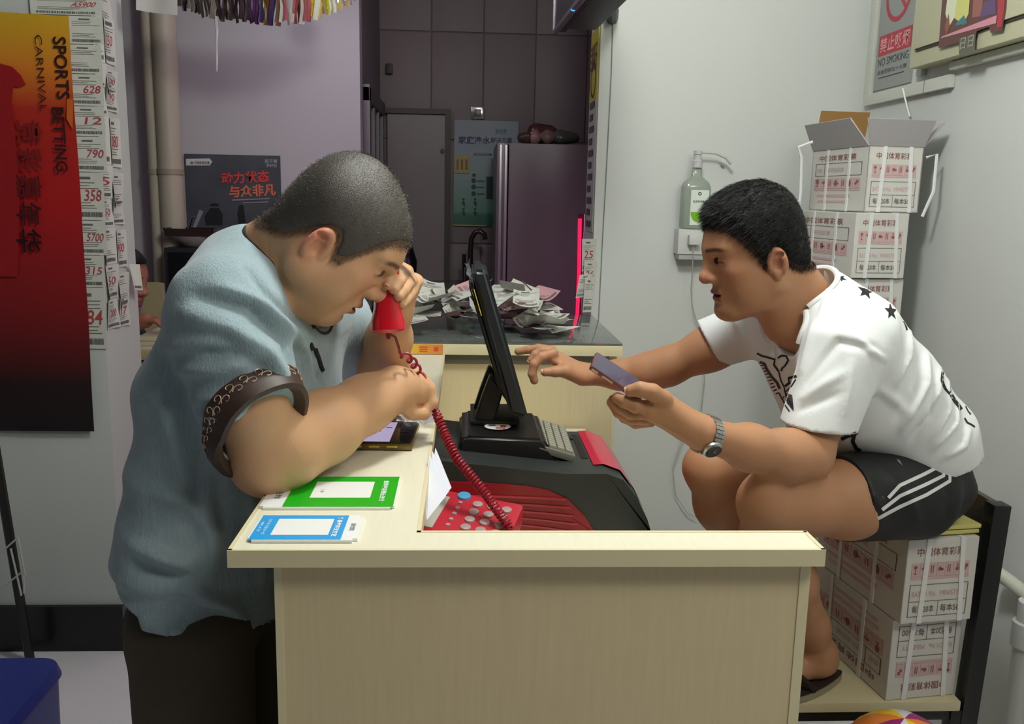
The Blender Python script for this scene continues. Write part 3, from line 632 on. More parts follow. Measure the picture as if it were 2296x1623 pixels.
# bags of food on top of it
for i, (px, r_, cc, lab) in enumerate([(1180, .038, (90, 66, 60), 'dark brown food bag at the left on the refrigerator'), (1197, .042, (176, 140, 132), 'pale round wrapped bun on the refrigerator'), (1228, .044, (140, 110, 108), 'second dull wrapped bun on the refrigerator'), (1262, .046, (74, 78, 72), 'dark green bag at the right on the refrigerator'), (1215, .05, (92, 50, 50), 'maroon plastic bag behind the buns on refrigerator')]):
    c = P(px, 320, 4.72+.06*(i == 4)); bm = bmesh.new(); bmesh.ops.create_icosphere(bm, subdivisions=3, radius=1)
    for v in bm.verts:
        k_ = 1+.10*sin(5*v.co.x+i)+.08*sin(7*v.co.y+3*v.co.z+i); v.co = Vector((v.co.x*r_*1.1*k_*(1.5 if i in (3, 4) else 1), v.co.y*r_*k_, v.co.z*r_*(.8 if i != 4 else 1.1)*k_))
    zmin = min(v.co.z for v in bm.verts)
    me = bpy.data.meshes.new('food_bag'); bm.to_mesh(me); bm.free(); me.polygons.foreach_set('use_smooth', [True]*len(me.polygons)); me.materials.append(mat('bag%d' % i, cc, .25))
    o = bpy.data.objects.new('food_bag', me); COL.objects.link(o); o.location = (c[0], 4.72+.09*(i == 4), fz-zmin); tag(o, lab, 'bag')
# water purifier poster
wp = thing('purifier_poster', 'pale green water purifier poster on the kitchen wall', 'poster', P(1065, 505, 5.4))
def kq(px, py): p = P(px, py, 5.395); return V(p[0], 5.395, p[2])
a, b = kq(1017, 505), kq(1163, 272); hh = b[2]-a[2]
MB().box((a[0], 5.396, a[2]), (b[0], 5.402, b[2])).build('poster_sheet', gradmat('purifier_green', [(0, (54, 104, 84)), (.10, (58, 116, 94)), (.13, (96, 150, 128)), (.5, (140, 160, 158)), (.8, (122, 134, 150)), (1, (104, 114, 128))], 2, .35, 1/hh, .0), wp)
q = MB(); put_text(q, '家庭净水', kq(1028, 322), X_, Z_, w=kq(1099, 322)[0]-kq(1028, 322)[0], h=.044, bold=.02, lift=.002); put_text(q, '解决方案', kq(1100, 320), X_, Z_, w=kq(1148, 322)[0]-kq(1100, 322)[0], h=.032, bold=.01, lift=.002)
put_text(q, '全方位饮水健康', kq(1061, 349), X_, Z_, w=.11, h=.016, bold=.01, lift=.002); q.build('poster_lettering', MM('purifier_ink', (40, 44, 84), .5), wp)
q = MB(); put_text(q, '净水家', kq(1110, 300), X_, Z_, w=.07, h=.03, lift=.002); q.build('poster_lettering', MM('purifier_ink2', (60, 110, 110), .5), wp)
q = MB()
for y_ in (405, 419, 434): disc(q, kq(1062, y_), X_, Z_, .014, 14, .002); rect(q, kq(1069, y_+2), X_, Z_, .045, .006, .002)
rect(q, kq(1059, 396), X_, Z_, .02, .018, .002)
for px_ in (1039, 1065):
    for y_ in (455, 477):
        disc(q, kq(px_, y_-8), X_, Z_, .008, 10, .002); q.add([kq(px_, y_-5)-Y_*.002, kq(px_-4, y_)-Y_*.002, kq(px_+3, y_+10)-Y_*.002, kq(px_+4, y_)-Y_*.002], [(0, 1, 2, 3)])
rect(q, kq(1090, 446), X_, Z_, .06, .13, .002); q.build('poster_diagram', MM('purifier_dark', (34, 66, 66), .5), wp)
q = MB(); rect(q, kq(1016, 506), X_, Z_, .20, .008, .003); q.build('poster_rail', MM('rail_gold', (170, 164, 90), .3), wp)
nt_ = thing('yellow_notice', 'small yellow notice stuck on the left of the purifier poster', 'notice', kq(1035, 388))
a, b = kq(1019, 388), kq(1052, 350); MB().box((a[0], 5.388, a[2]), (b[0], 5.392, b[2])).build('notice_sheet', MM('notice_yellow', (176, 160, 96), .5), nt_)
q = MB()
for k_ in range(3): rect(q, (a[0]+.012+.026*k_, 5.388, a[2]+.02), X_, Z_, .012, .06, .001)
q.build('notice_print', MM('notice_ink', (130, 96, 50), .5), nt_)
sw = thing('wall_switch', 'small shiny steel switch plate high on the kitchen wall', 'switch', kq(1070, 262))
c = kq(1071, 253); bx('switch_plate', c+V(-.036, -.006, -.034), c+V(.036, .018, .034), MM('switch_steel', (190, 190, 186), .12, metal=.9), sw, .004); bx('switch_rocker', c+V(-.02, -.010, -.02), c+V(.02, -.005, .02), MM('switch_dark', (70, 70, 70), .3), sw, .003)
bx_ = kq(873, 155); tag(bx('wall_sensor', bx_+V(-.018, -.03, -.028), bx_+V(.018, .015, .028), MM('sensor_dark', (38, 34, 36), .5), None, .004), 'small dark box high on the kitchen wall', 'sensor')
# tap, hose and sink cabinet
fc = thing('kitchen_tap', 'dark curved kitchen tap below the purifier poster', 'tap', P(1055, 600, 5.1))
tm_ = MM('tap_dark', (66, 62, 60), .25, metal=.7)
b0 = P(1055, 620, 5.1); tp_ = [b0, P(1055, 560, 5.1), P(1057, 535, 5.1), P(1065, 521, 5.1), P(1076, 518, 5.1), P(1086, 525, 5.1), P(1088, 537, 5.1)]
MB().tube(tp_, .014, 12).build('tap_spout', tm_, fc, True); MB().lathe(b0+V(0, 0, -.05), [(.03, 0), (.026, .03), (.016, .06)], n=16).build('tap_base', tm_, fc, True)
MB().tube([P(1041, 625, 5.1), P(1040, 570, 5.1)], .011, 8).build('tap_lever', tm_, fc, True)
hp = [P(1020, 690, 5.08), P(1012, 672, 5.06), P(1013, 655, 5.05), P(1022, 648, 5.05), P(1034, 652, 5.06), P(1040, 640, 5.06), P(1042, 600, 5.08)]
tag(MB().tube(hp, .008, 8).build('water_hose', MM('hose_black', (24, 22, 22), .4), None, True), 'black looped hose beside the kitchen tap', 'hose')
sk_ = thing('sink_cabinet', 'dark sink cabinet under the kitchen tap', 'cabinet', (-.05, 5.15, 0)); zc_ = b0[2]-.05
bx('cabinet_body', (-.495, 4.92, 0), (.10, 5.39, zc_-.03), MM('sink_dark', (72, 66, 68), .4), sk_); bx('counter_slab', (-.497, 4.90, zc_-.03), (.105, 5.40, zc_), MM('sink_top', (92, 88, 90), .2), sk_, .004)
kp = P(905, 600, 5.0); tag(MB().lathe((kp[0], 5.0, zc_+.001), [(.05, 0), (.07, .05), (.075, .14), (.05, .22), (.03, .25), (.03, .29)], n=18).build('water_jug', MM('jug_dark', (22, 20, 22), .3), None, True), 'dark jug on the sink counter behind the raised hand', 'jug')
# neon strip at the doorway
ne = thing('neon_strip', 'glowing pink red light strip behind the doorway edge', 'lamp', P(1300, 720, 3.42))
MB().tube([P(1300, 490, 3.42), P(1298, 600, 3.42), P(1294, 712, 3.42)], .007, 10).build('light_tube', MM('neon_pink', (255, 40, 110), .4, emit=(255, 26, 84), estr=.9), ne, True)
a = P(1304, 480, 3.44); b = V(a[0], 3.44, 0); MB().tube([a, b], .013, 8).build('strip_housing', MM('neon_housing', (110, 20, 44), .4), ne, True)
# bunting across the top of the back room and the lamp behind it
cols = [(52, 38, 38), (44, 32, 34), (120, 110, 104), (70, 52, 50), (128, 120, 112), (60, 44, 48), (84, 40, 90), (60, 40, 88), (190, 180, 90), (110, 70, 40), (206, 206, 200), (180, 90, 100), (210, 196, 40), (240, 240, 230), (226, 200, 120), (240, 240, 230), (200, 190, 210)]
bu = thing('tinsel_bunting', 'bunting of crinkled foil strips hung across the top', 'bunting', P(610, -40, 3.5))
MB().tube([P(395+i*42, -30, 3.5) for i in range(11)], .006, 6).build('bunting_string', MM('string_dark', (60, 56, 56), .6), bu)
r = np.random.default_rng(4)
for i in range(54):
    t = i/53; px = 400+t*410; low = 10+44*(4*t*(1-t))**.8*(1 if t < .6 else 1.0)-18*max(0, t-.7)/.3+r.uniform(-7, 6)
    c = cols[min(len(cols)-1, max(0, int(t*len(cols)+r.uniform(-1.3, 1.3))))]; w = r.uniform(9, 14); Yb = 3.5+r.uniform(-.02, .02); ph0 = r.uniform(0, 6)
    def leaf(u, v): 
        p = P(px+(u-.5)*w*(1-.25*v), -36+(low+36)*v, Yb); return p+V(.004*sin(5*v+ph0), .018*cos((u-.5)*3+ph0)*.5+.008*sin(7*v+ph0), 0)
    MB().grid(leaf, 3, 5).build('foil_strip', MM('foil_%d_%d_%d' % c, c, .3, spec=.7), bu, True)
tag(MB().tube([P(484, 36, 3.5), P(486, 70, 3.5), P(485, 100, 3.5), P(486, 130, 3.5), P(486, 160, 3.5)], [.005, .006, .004, .005, .003], 6).build('dangling_ribbon', MM('ribbon_white', (205, 200, 200), .5), None, True), 'white ribbon dangling down from the bunting', 'ribbon')
lp = thing('back_room_lamp', 'glaring white lamp behind the right end of the bunting', 'lamp', P(760, -25, 3.75))
c = P(752, -18, 3.75); MB().lathe(c+V(0, 0, -.02), [(.004, -.02), (.04, -.005), (.055, .03), (.04, .07), (.015, .09)], n=20).build('lamp_bulb', MM('bulb_white', (255, 255, 255), .4, emit=(236, 226, 255), estr=9), lp, True)
MB().lathe(c+V(0, 0, .065), [(.02, 0), (.02, .05), (.005, .06)], n=14).build('lamp_holder', MM('holder', (160, 160, 160), .4), lp, True); MB().tube([c+V(0, 0, .12), (c[0], c[1], 2.8)], .003, 6).build('lamp_flex', MM('string_dark', (60, 56, 56), .6), lp)
# ---------------------------------------------------------- TV at the top of the doorway
tv = thing('wall_television', 'dark television with silver rim hung above the doorway', 'television', P(1270, 0, 2.7))
A = P(1240, 72, 2.75); ln = nrm(PZ(1296, 0, A[2])-A); Lt = 1.0*np.linalg.norm(PZ(1310, -30, A[2])-A); nx = nrm(np.cross(ln, Z_)); nx = nx if nx[0] > 0 else -nx
R = np.array([ln, nx, Z_]); 
MB().obox(A+ln*Lt/2+nx*.02+Z_*.2, R, (Lt/2, .018, .2), .004).build('screen_panel', MM('tv_black', (14, 14, 18), .25), tv)
MB().obox(A+ln*Lt/2+nx*.006, R, (Lt/2, .007, .006), .002).build('rim', MM('tv_silver', (150, 140, 150), .25, metal=.8), tv); MB().obox(A+ln*.004+Z_*.2+nx*.004, R, (.005, .006, .2), .002).build('rim', M['tv_silver'], tv)
bkp = A+ln*Lt*.5+nx*.07; MB().obox(bkp+Z_*.12, R, (Lt*.42, .05, .12), .01).build('rear_housing', MM('tv_rear', (28, 28, 34), .5), tv, True)
led = P(1284, 21, 2.62); MB().lathe(A+ln*np.linalg.norm(PZ(1284, 18, A[2])-A)+nx*.004-Z_*.007, [(.004, 0), (.007, .003), (.004, .006)], n=12).build('power_light', MM('led_blue', (40, 120, 255), .4, emit=(40, 110, 255), estr=4), tv, True)
arm0 = bkp+Z_*.10; MB().tube([arm0, V(.45, 2.92, arm0[2]), V(.47, 3.05, arm0[2])], .02, 8).build('bracket', M['tv_rear'], tv)
tag(MB().tube([P(1354, -20, 3.0), P(1352, 20, 3.0), P(1358, 36, 3.0), P(1370, 40, 3.0), P(1382, 28, 3.0), P(1386, 0, 3.0), P(1385, -25, 3.0)], .0045, 8).build('power_cable', MM('cable_black', (18, 18, 18), .4), None, True), 'black cable looping down from the television', 'cable')
# sign strip on the doorway end of the white wall
ss = thing('price_strip', 'yellow topped printed strip stuck down the doorway edge', 'sign', (.433, 3.16, 1.3))
ya, yb = 3.07, 3.25; zt1, zt0 = PX(1333, 72, .434)[2], PX(1330, 228, .434)[2]; zl = PX(1325, 520, .434)[2]
bx('strip_yellow', (.431, ya, zt0), (.4345, yb, zt1), MM('strip_yellow', (206, 196, 60), .5), ss); bx('strip_white', (.4315, ya, zl), (.4345, yb, zt0), MM('strip_white', (196, 192, 188), .6), ss)
q = MB(); yx = -Y_
put_text(q, '刮刮乐', (.431, yb-.02, zt0+.10), -Y_, Z_, w=.14, h=.09, bold=.02, lift=.002); disc(q, V(.431, 3.16, zt0+.07), -Y_, Z_, .06, 24, .002, .05); q.build('strip_emblem', MM('strip_ink', (110, 70, 80), .5), ss)
q = MB(); n_ = 11
for k_ in range(n_): z_ = zl+(zt0-zl)*(k_+.4)/n_; rect(q, (.4315, yb-.03, z_), -Y_, Z_, .11-.03*(k_ % 2), .022, .002)
q.build('strip_print', MM('strip_grey_ink', (90, 84, 84), .6), ss)
# ---------------------------------------------------------- sanitiser bottle, its shelf and the charger
sh = thing('wall_shelf', 'small white wall box shelf under the sanitiser bottle', 'shelf', P(1560, 575, 3.0))
a, b = P(1519, 570, 2.985), P(1600, 514, 2.985); bx('shelf_box', (a[0], 2.985, a[2]), (b[0], 3.049, b[2]), MM('shelf_white', (206, 208, 204), .5), sh, .004); bx('shelf_lip', (a[0]+.006, 2.99, a[2]-.018), (b[0]-.006, 3.049, a[2]), MM('shelf_lip', (176, 180, 176), .5), sh, .003)
pg = P(1551, 540, 2.98); bx('plug_charger', (pg[0]-.014, 2.955, pg[2]-.012), (pg[0]+.022, 2.985, pg[2]+.02), M['shelf_white'], sh, .004)
MB().tube([P(1554, 553, 2.965), P(1553, 600, 2.98), P(1549, 650, 3.0), P(1553, 690, 3.02), P(1568, 740, 3.035), P(1580, 850, 3.035), P(1570, 930, 3.03), P(1530, 985, 3.03), P(1508, 1050, 3.03), P(1515, 1110, 3.03), P(1540, 1150, 3.03), P(1562, 1160, 3.03)], .0018, 6).build('charging_cable', MM('cable_pale', (176, 176, 172), .5), sh, True)
sb_ = thing('sanitiser_bottle', 'translucent pump bottle with green label on the wall shelf', 'bottle', P(1558, 515, 3.02))
bz = b[2]+.001; bxl, bxr = P(1527, 460, 3.0)[0], P(1591, 460, 3.0)[0]; bw = (bxr-bxl)/2; bc_ = V((bxl+bxr)/2, 3.005, bz)
def sect(s, zz): return [V(bc_[0]+s*bw*cos(t)*abs(cos(t))**-.45 if abs(cos(t)) > 1e-6 else bc_[0], bc_[1]+min(s*.026, .026)*sin(t)*(abs(sin(t))+1e-6)**-.45, bz+zz) for t in [2*pi*k_/24 for k_ in range(24)]]
vs = []; fs = []; pr_ = [(.94, 0), (1, .008), (1, .135), (.86, .152), (.5, .166), (.36, .172), (.34, .20)]
for s, zz in pr_: vs += sect(s, zz)
for i in range(len(pr_)-1):
    for k_ in range(24): a_ = i*24+k_; b_ = i*24+(k_+1) % 24; fs.append((a_, b_, b_+24, a_+24))
fs.append(tuple(range(23, -1, -1))); fs.append(tuple(range(24*(len(pr_)-1), 24*len(pr_))))
MB().add(vs, fs).build('bottle_body', MM('bottle_clear', (190, 200, 188), .15, trans=.45), sb_, True)
nk = V(bc_[0], bc_[1], bz+.2)
MB().lathe(nk, [(.017, 0), (.017, .022), (.012, .026), (.012, .042), (.014, .043), (.014, .055), (.010, .057)], n=18).build('pump_head', MM('pump_grey', (196, 198, 196), .3), sb_, True)
MB().tube([nk+V(.01, 0, .05), nk+V(.06, 0, .048), nk+V(.095, 0, .035), nk+V(.115, 0, .015)], [.004, .004, .005, .006], 8).build('pump_lever', M['pump_grey'], sb_, True)
q = MB(); rect(q, (bc_[0]-bw*.45, 2.978, bz+.012), X_, Z_, bw*1.25, .115, .0005); q.build('bottle_label', MM('label_white', (222, 232, 224), .4), sb_)
q = MB(); ccx = V(bc_[0]+bw*.12, 2.978, bz+.055); n_ = 20; q.add([ccx+X_*.026*cos(t)+Z_*.034*sin(t)-Y_*.0012 for t in np.linspace(pi, 2*pi, n_)], [tuple(range(n_))]); q.build('label_leaf', MM('label_green', (120, 186, 20), .4), sb_)
q = MB(); put_text(q, '免洗手消毒液', (bc_[0]-bw*.3, 2.978, bz+.085), X_, Z_, w=bw*.95, h=.009, bold=.01, lift=.0012); disc(q, V(bc_[0]+bw*.15, 2.978, bz+.115), X_, Z_, .006, 12, .0012, .003); q.build('label_print', MM('label_ink', (50, 80, 60), .5), sb_)
hk = P(1619, 370, 3.045); tag(MB().lathe(hk, [(.005, 0), (.004, .012)], (0, -1, 0), 10).build('wall_hook', MM('hook_grey', (150, 152, 150), .4)), 'tiny hook on the white wall right of the pump', 'hook')
# ---------------------------------------------------------- no-smoking sign, fuse box and trunking on the right wall (X = 1.33)
XW = 1.3293
def wq(px, py, off=.0): return PX(px, py, XW-off)
rb = MM('trunking_white', (206, 208, 198), .5)
tk = thing('cable_trunking', 'white plastic trunking framing the sign and fuse box', 'trunking', (XW, 2.6, 1.82))
ya_, yb_ = wq(2035, 200)[1], wq(1948, 215)[1]; zlow = wq(1955, 215)[2]
bx('trunk_vertical', (XW-.016, yb_-.035, zlow-.01), (XW, yb_, 2.8), rb, tk, .003); bx('trunk_vertical', (XW-.016, ya_-.105, zlow+.02), (XW, ya_-.075, 2.8), rb, tk, .003)
yend = wq(2140, 200)[1]; bx('trunk_horizontal', (XW-.018, yend, zlow-.032), (XW, yb_, zlow+.003), rb, tk, .003)
bx('trunk_joint', (XW-.0195, wq(2086, 190)[1]-.001, zlow-.033), (XW, wq(2086, 190)[1]+.001, zlow+.004), MM('joint_grey', (140, 142, 136), .5), tk)
bx('trunk_horizontal', (XW-.022, .6, zlow+.012), (XW, yend, zlow+.034), rb, tk, .004)
sg = thing('no_smoking_sign', 'grey no smoking sign with red band on the right wall', 'sign', (XW, wq(2000, 190)[1], zlow))
sy0, sy1 = wq(2052, 100)[1], wq(1962, 195)[1]; sz0, sz1 = zlow+.012, 2.30
bx('sign_plate', (XW-.005, sy0, sz0), (XW-.0005, sy1, sz1), MM('sign_grey', (150, 154, 152), .4), sg)
sx = -Y_; sw_ = sy1-sy0
def sp(u, z, off=.005): return V(XW-off, sy1-u*sw_, z)
redm = MM('sign_red', (186, 52, 66), .45); zr = sz0+.105
q = MB(); rect(q, sp(.06, zr), sx, Z_, sw_*.88, .062, .0006)
cz = zr+.062+.028+.085; disc(q, sp(.5, cz), sx, Z_, .085, 40, .0006, .070)
d1_ = nrm(sx*1-Z_*1); rect(q, sp(.5, cz)-d1_*.075-nrm(sx+Z_)*.007, d1_, nrm(sx+Z_), .15, .014, .0008); q.build('sign_red_print', redm, sg)
q = MB(); put_text(q, '禁止吸烟', sp(.10, zr+.008), sx, Z_, w=sw_*.80, h=.046, bold=.02, lift=.0012); q.build('sign_lettering', MM('sign_pink', (226, 160, 166), .5), sg)
q = MB(); put_text(q, 'NO SMOKING', sp(.08, zr-.032), sx, Z_, w=sw_*.82, h=.024, bold=.0, lift=.0008); put_text(q, '违者罚款五十元整', sp(.08, zr-.058), sx, Z_, w=sw_*.8, h=.013, lift=.0008); rect(q, sp(.12, zr-.07), sx, Z_, sw_*.7, .003, .0008)
rect(q, sp(.30, cz-.006), sx, Z_, sw_*.3, .018, .0005); q.build('sign_black_print', MM('sign_ink', (64, 68, 66), .5), sg)
fb = thing('fuse_box', 'cream metal fuse box with torn colourful sticker on wall', 'fuse box', (XW, 2.3, zlow))
fy1 = ya_-.11; bm_ = MM('fuse_cream', (190, 188, 158), .45)
bx('box_body', (XW-.055, 1.55, zlow+.036), (XW-.0005, fy1, 2.45), bm_, fb, .004)
fz0 = zlow+.085; fym = fy1-.03; bx('box_door', (XW-.063, 1.58, fz0), (XW-.055, fym, 2.42), bm_, fb, .003)
bx('door_gap', (XW-.0585, 1.58, fz0-.007), (XW-.0545, fym-.005, fz0), MM('gap_dark', (60, 58, 40), .6), fb)
bx('door_lock', (XW-.068, 1.98, fz0+.13), (XW-.062, 2.01, fz0+.30), MM('slot_black', (8, 8, 8), .3), fb, .002)
XD = XW-.0635
def dq(px, py): p = PX(px, py, XD-.0006); return V(XD-.0006, p[1], p[2])
def patch(name, pts, col, lift=0): q = MB(); q.add([dq(a, b)-X_*lift for a, b in pts], [tuple(range(len(pts)))]); q.build(name, MM(name+'_%d_%d_%d' % col, col, .35), fb)
patch('sticker_piece', [(2104, 108), (2112, 5), (2118, -40), (2262, -70), (2256, 20), (2247, 68), (2221, 74), (2218, 60), (2190, 70), (2186, 90), (2150, 95)], (96, 54, 50))
patch('sticker_piece', [(2120, 30), (2128, -30), (2152, -40), (2150, 20), (2140, 40), (2128, 60)], (214, 220, 190), .0004)
patch('sticker_piece', [(2140, 40), (2152, -40), (2178, -46), (2172, 30), (2160, 56)], (206, 206, 120), .0005)
patch('sticker_piece', [(2118, 60), (2128, 30), (2130, 60), (2122, 80)], (140, 80, 54), .0006)
patch('sticker_piece', [(2146, 50), (2162, 34), (2170, 52), (2142, 58)], (60, 120, 130), .0007)
patch('sticker_piece', [(2180, 40), (2186, -50), (2212, -56), (2200, 36)], (150, 90, 80), .0004)
patch('sticker_piece', [(2196, 40), (2206, 6), (2232, -6), (2234, 30)], (92, 66, 110), .0005)
patch('sticker_piece', [(2236, 64), (2240, -50), (2258, -60), (2252, 20), (2246, 60)], (170, 48, 60), .0005)
patch('sticker_piece', [(2112, 82), (2236, 34), (2234, 52), (2110, 86)], (206, 140, 156), .0009)
patch('sticker_piece', [(2150, 125), (2152, 86), (2188, 78), (2186, 118)], (96, 92, 80), .0006)
q = MB(); put_text(q, '日日', dq(2153, 112)-X_*.001, -Y_, Z_, w=.06, h=.028, bold=0, lift=.0004); q.build('sticker_lettering', MM('sticker_pale', (170, 166, 150), .5), fb)
tag(MB().tube([wq(2024, 198, .022), wq(2034, 240, .012), wq(2040, 262, .01)], .003, 6).build('wall_strap', MM('strap_white', (222, 224, 222), .4)), 'thin white strap hanging from the trunking over cartons', 'strap')
# ---------------------------------------------------------- cartons
cartm = MM('carton_white', (206, 204, 198), .6, var=.03); cd_red = MM('carton_print_red', (142, 88, 86), .6); cd_pink = MM('carton_print_pink', (202, 168, 166), .6); cd_ink = MM('carton_print_dark', (84, 76, 74), .6); strapm = MM('strap_white', (222, 224, 222), .4)
CWD, CDP, CHT = .160, .33, .180
def face_print(mbs, o, x, y, w, h, wide):
    """the printed face of a carton: heading, handling symbols, ruled boxes with text"""
    redb, pinkb, inkb = mbs; g = lambda u, v: np.asarray(o)+x*u*w+y*v*h
    put_text(redb, '中国体育彩票', g(.14, .80), x, y, w=w*.66, h=h*.10, bold=.006)
    rows_ = .56 if not wide else .36
    for k_ in range(7):
        u = .08+.118*k_; rect(pinkb, g(u, rows_), x, y, w*.105, h*.16, .0005)
        c_ = g(u+.052, rows_+.085)
        if k_ == 0: disc(redb, c_+y*h*.03, x, y, w*.024, 10, .001); rect(redb, c_-y*h*.05-x*w*.004, x, y, w*.008, h*.06, .001); rect(redb, c_-y*h*.055-x*w*.018, x, y, w*.036, h*.01, .001)
        elif k_ == 1: q_ = [c_+x*w*.034*cos(t)+y*h*.034*sin(t) for t in np.linspace(0, pi, 9)]; n3 = np.cross(x, y)*.001; redb.add([p+n3 for p in q_], [tuple(range(9))]); rect(redb, c_-y*h*.05, x, y, w*.007, h*.06, .001)
        elif k_ in (2, 4): rect(redb, c_-x*w*.02-y*h*.045, x, y, w*.012, h*.09, .001); rect(redb, c_+x*w*.008-y*h*.045, x, y, w*.012, h*.09, .001)
        elif k_ == 3: disc(redb, c_-x*w*.01, x, y, w*.028, 9, .001); rect(redb, c_-y*h*.02, x, y, w*.04, h*.025, .001)
        elif k_ == 5: disc(redb, c_-y*h*.01, x, y, w*.028, 6, .001); rect(redb, c_+y*h*.02-x*w*.008, x, y, w*.016, h*.03, .001)
        else: rect(redb, c_-x*w*.03-y*h*.03, x, y, w*.035, h*.035, .001); rect(redb, c_-x*w*.005, x, y, w*.035, h*.04, .001)
    rect(pinkb, g(.08, rows_-.035), x, y, w*.82, h*.028, .0005)
    t0, t1 = (.10, .48) if not wide else (.60, .76)
    def frame(u0, v0, u1, v1, t_=.008):
        rect(inkb, g(u0, v0), x, y, (u1-u0)*w, t_*h*.8, .0007); rect(inkb, g(u0, v1), x, y, (u1-u0)*w, t_*h*.8, .0007); rect(inkb, g(u0, v0), x, y, t_*w, (v1-v0)*h, .0007); rect(inkb, g(u1, v0), x, y, t_*w, (v1-v0)*h+.001, .0007)
    if not wide:
        frame(.08, .08, .90, .46); rect(inkb, g(.08, .26), x, y, .82*w, .006*h, .0007); rect(inkb, g(.50, .08), x, y, .006*w, .18*h, .0007)
        put_text(inkb, '每箱20本', g(.14, .125), x, y, w=w*.31, h=h*.09); put_text(inkb, '每本500', g(.54, .125), x, y, w=w*.32, h=h*.09)
        put_text(pinkb, 'BATCH No.', g(.12, .32), x, y, w=w*.34, h=h*.065); put_text(pinkb, 'MINISTRY', g(.52, .32), x, y, w=w*.32, h=h*.065)
    else:
        frame(.08, .56, .90, .76); rect(inkb, g(.25, .56), x, y, .006*w, .20*h, .0007); rect(inkb, g(.68, .56), x, y, .006*w, .20*h, .0007)
        put_text(pinkb, '规格', g(.11, .62), x, y, w=w*.10, h=h*.07); put_text(pinkb, '即开型彩票', g(.30, .62), x, y, w=w*.3, h=h*.07)
        rect(pinkb, g(.14, .22), x, y, w*.6, h*.04, .0006); rect(pinkb, g(.16, .13), x, y, w*.55, h*.035, .0006)
def carton_local(name='lottery_carton', opened=False, flip=False, straps=True):
    t = bpy.data.objects.new(name, None); COL.objects.link(t)
    w, d, h = CWD, CDP, CHT
    def add(nm, mb, m_, smooth=False): return mb.build(nm, m_, t, smooth, world=False)
    mb = MB(); wl_ = .003
    if not opened: mb.obox((0, 0, h/2), np.eye(3), (w/2, d/2, h/2), .003); add('carton_body', mb, cartm)
    else:
        for a_, b_ in (((-w/2, -d/2, 0), (w/2, -d/2+wl_, h)), ((-w/2, d/2-wl_, 0), (w/2, d/2, h)), ((-w/2, -d/2, 0), (-w/2+wl_, d/2, h)), ((w/2-wl_, -d/2, 0), (w/2, d/2, h)), ((-w/2, -d/2, 0), (w/2, d/2, wl_))): mb.box(a_, b_)
        add('carton_body', mb, cartm)
        fm_ = MM('flap_grey', (176, 172, 174), .7)
        def flap(a_, b_, out, L_, m_=fm_, sh=(.12, .12)):
            a_, b_ = V(*a_), V(*b_); o_ = V(*out); e = b_-a_
            add('flap', MB().prism([a_, b_, b_+o_*L_-e*sh[1], a_+o_*L_-e*sh[0]], V(0, 0, 1)*.0+nrm(np.cross(e, o_))*.003), m_)
        flap((-w/2, -d/2, h), (w/2, -d/2, h), nrm(V(0, -.45, 1)), .075, fm_, (.2, -.05)); flap((-w/2, d/2, h), (-w/2, -d/2, h), nrm(V(-.55, 0, 1)), .085, fm_, (-.05, .12))
        flap((w/2, -d/2, h), (w/2, d/2, h), nrm(V(.5, 0, 1)), .07, fm_, (.1, .1)); flap((w/2, d/2, h), (-w/2, d/2, h), nrm(V(0, .0, 1)), .12, MM('carton_brown', (150, 112, 60), .7), (.1, .1))
    mbs = (MB(), MB(), MB()); x, y = X_, Z_; o = V(-w/2, -d/2-.0002, 0)
    xs, ys = (x, y) if not flip else (-x, -y); o1 = o if not flip else o+x*w+y*h
    face_print(mbs, o1, xs, ys, w, h, False)
    o2 = V(-w/2-.0002, d/2, 0); x2, y2 = -Y_, Z_
    if flip: o2 = o2+x2*d+y2*h; x2, y2 = -x2, -y2
    face_print(mbs, o2, x2, y2, d, h, True)
    for nm, mb_, m_ in zip(('red_print', 'pink_print', 'dark_print'), mbs, (cd_red, cd_pink, cd_ink)): tag(add(nm, mb_, m_), kind='stuff')
    if straps:
        for xx, tl_ in ((-.045, .006), (.048, -.012)):
            mb = MB(); e = .0022; mb.prism([V(xx, -d/2-e, 0), V(xx+.011, -d/2-e, 0), V(xx+.011+tl_, -d/2-e, h), V(xx+tl_, -d/2-e, h)], (0, e, 0))
            if not opened: mb.box((xx+tl_, -d/2-e, h), (xx+.011+tl_, d/2, h+e*.4))
            add('strap', mb, strapm)
        for yy in (-.07, .06):
            mb = MB(); e = .0022; mb.box((-w/2-e, yy, 0), (-w/2, yy+.011, h)); add('strap', mb, strapm)
    return t
def place(t, loc, rz, lab, grp, tilt=(0, 0)):
    t.location = [float(v) for v in loc]; t.rotation_euler = (tilt[0], tilt[1], rz); tag(t, lab, 'carton', grp)
cA = carton_local(); cF = carton_local(flip=True); cO = carton_local(opened=True, straps=True)
FL = P(1937, 475, 2.45); rz = radians(5)
def corner(fx, fy, rz): return (fx+cos(rz)*CWD/2-sin(rz)*CDP/2, fy+sin(rz)*CWD/2+cos(rz)*CDP/2)
base = corner(FL[0], 2.45, rz); g_ = 'printed cartons stacked in the corner'
topz = FL[2]
place(cO, (base[0], base[1], topz), rz, 'open topped printed carton on top of the corner stack', g_)
c2 = corner(P(1908, 620, 2.43)[0], 2.43, rz+.03)
place(cA, (c2[0], c2[1], topz-CHT-.002), rz+.03, 'strapped closed carton second from top in the corner stack', g_)
n_ = int((topz-CHT)/(CHT+.0016)); hst = (topz-CHT-.004)/max(1, n_)
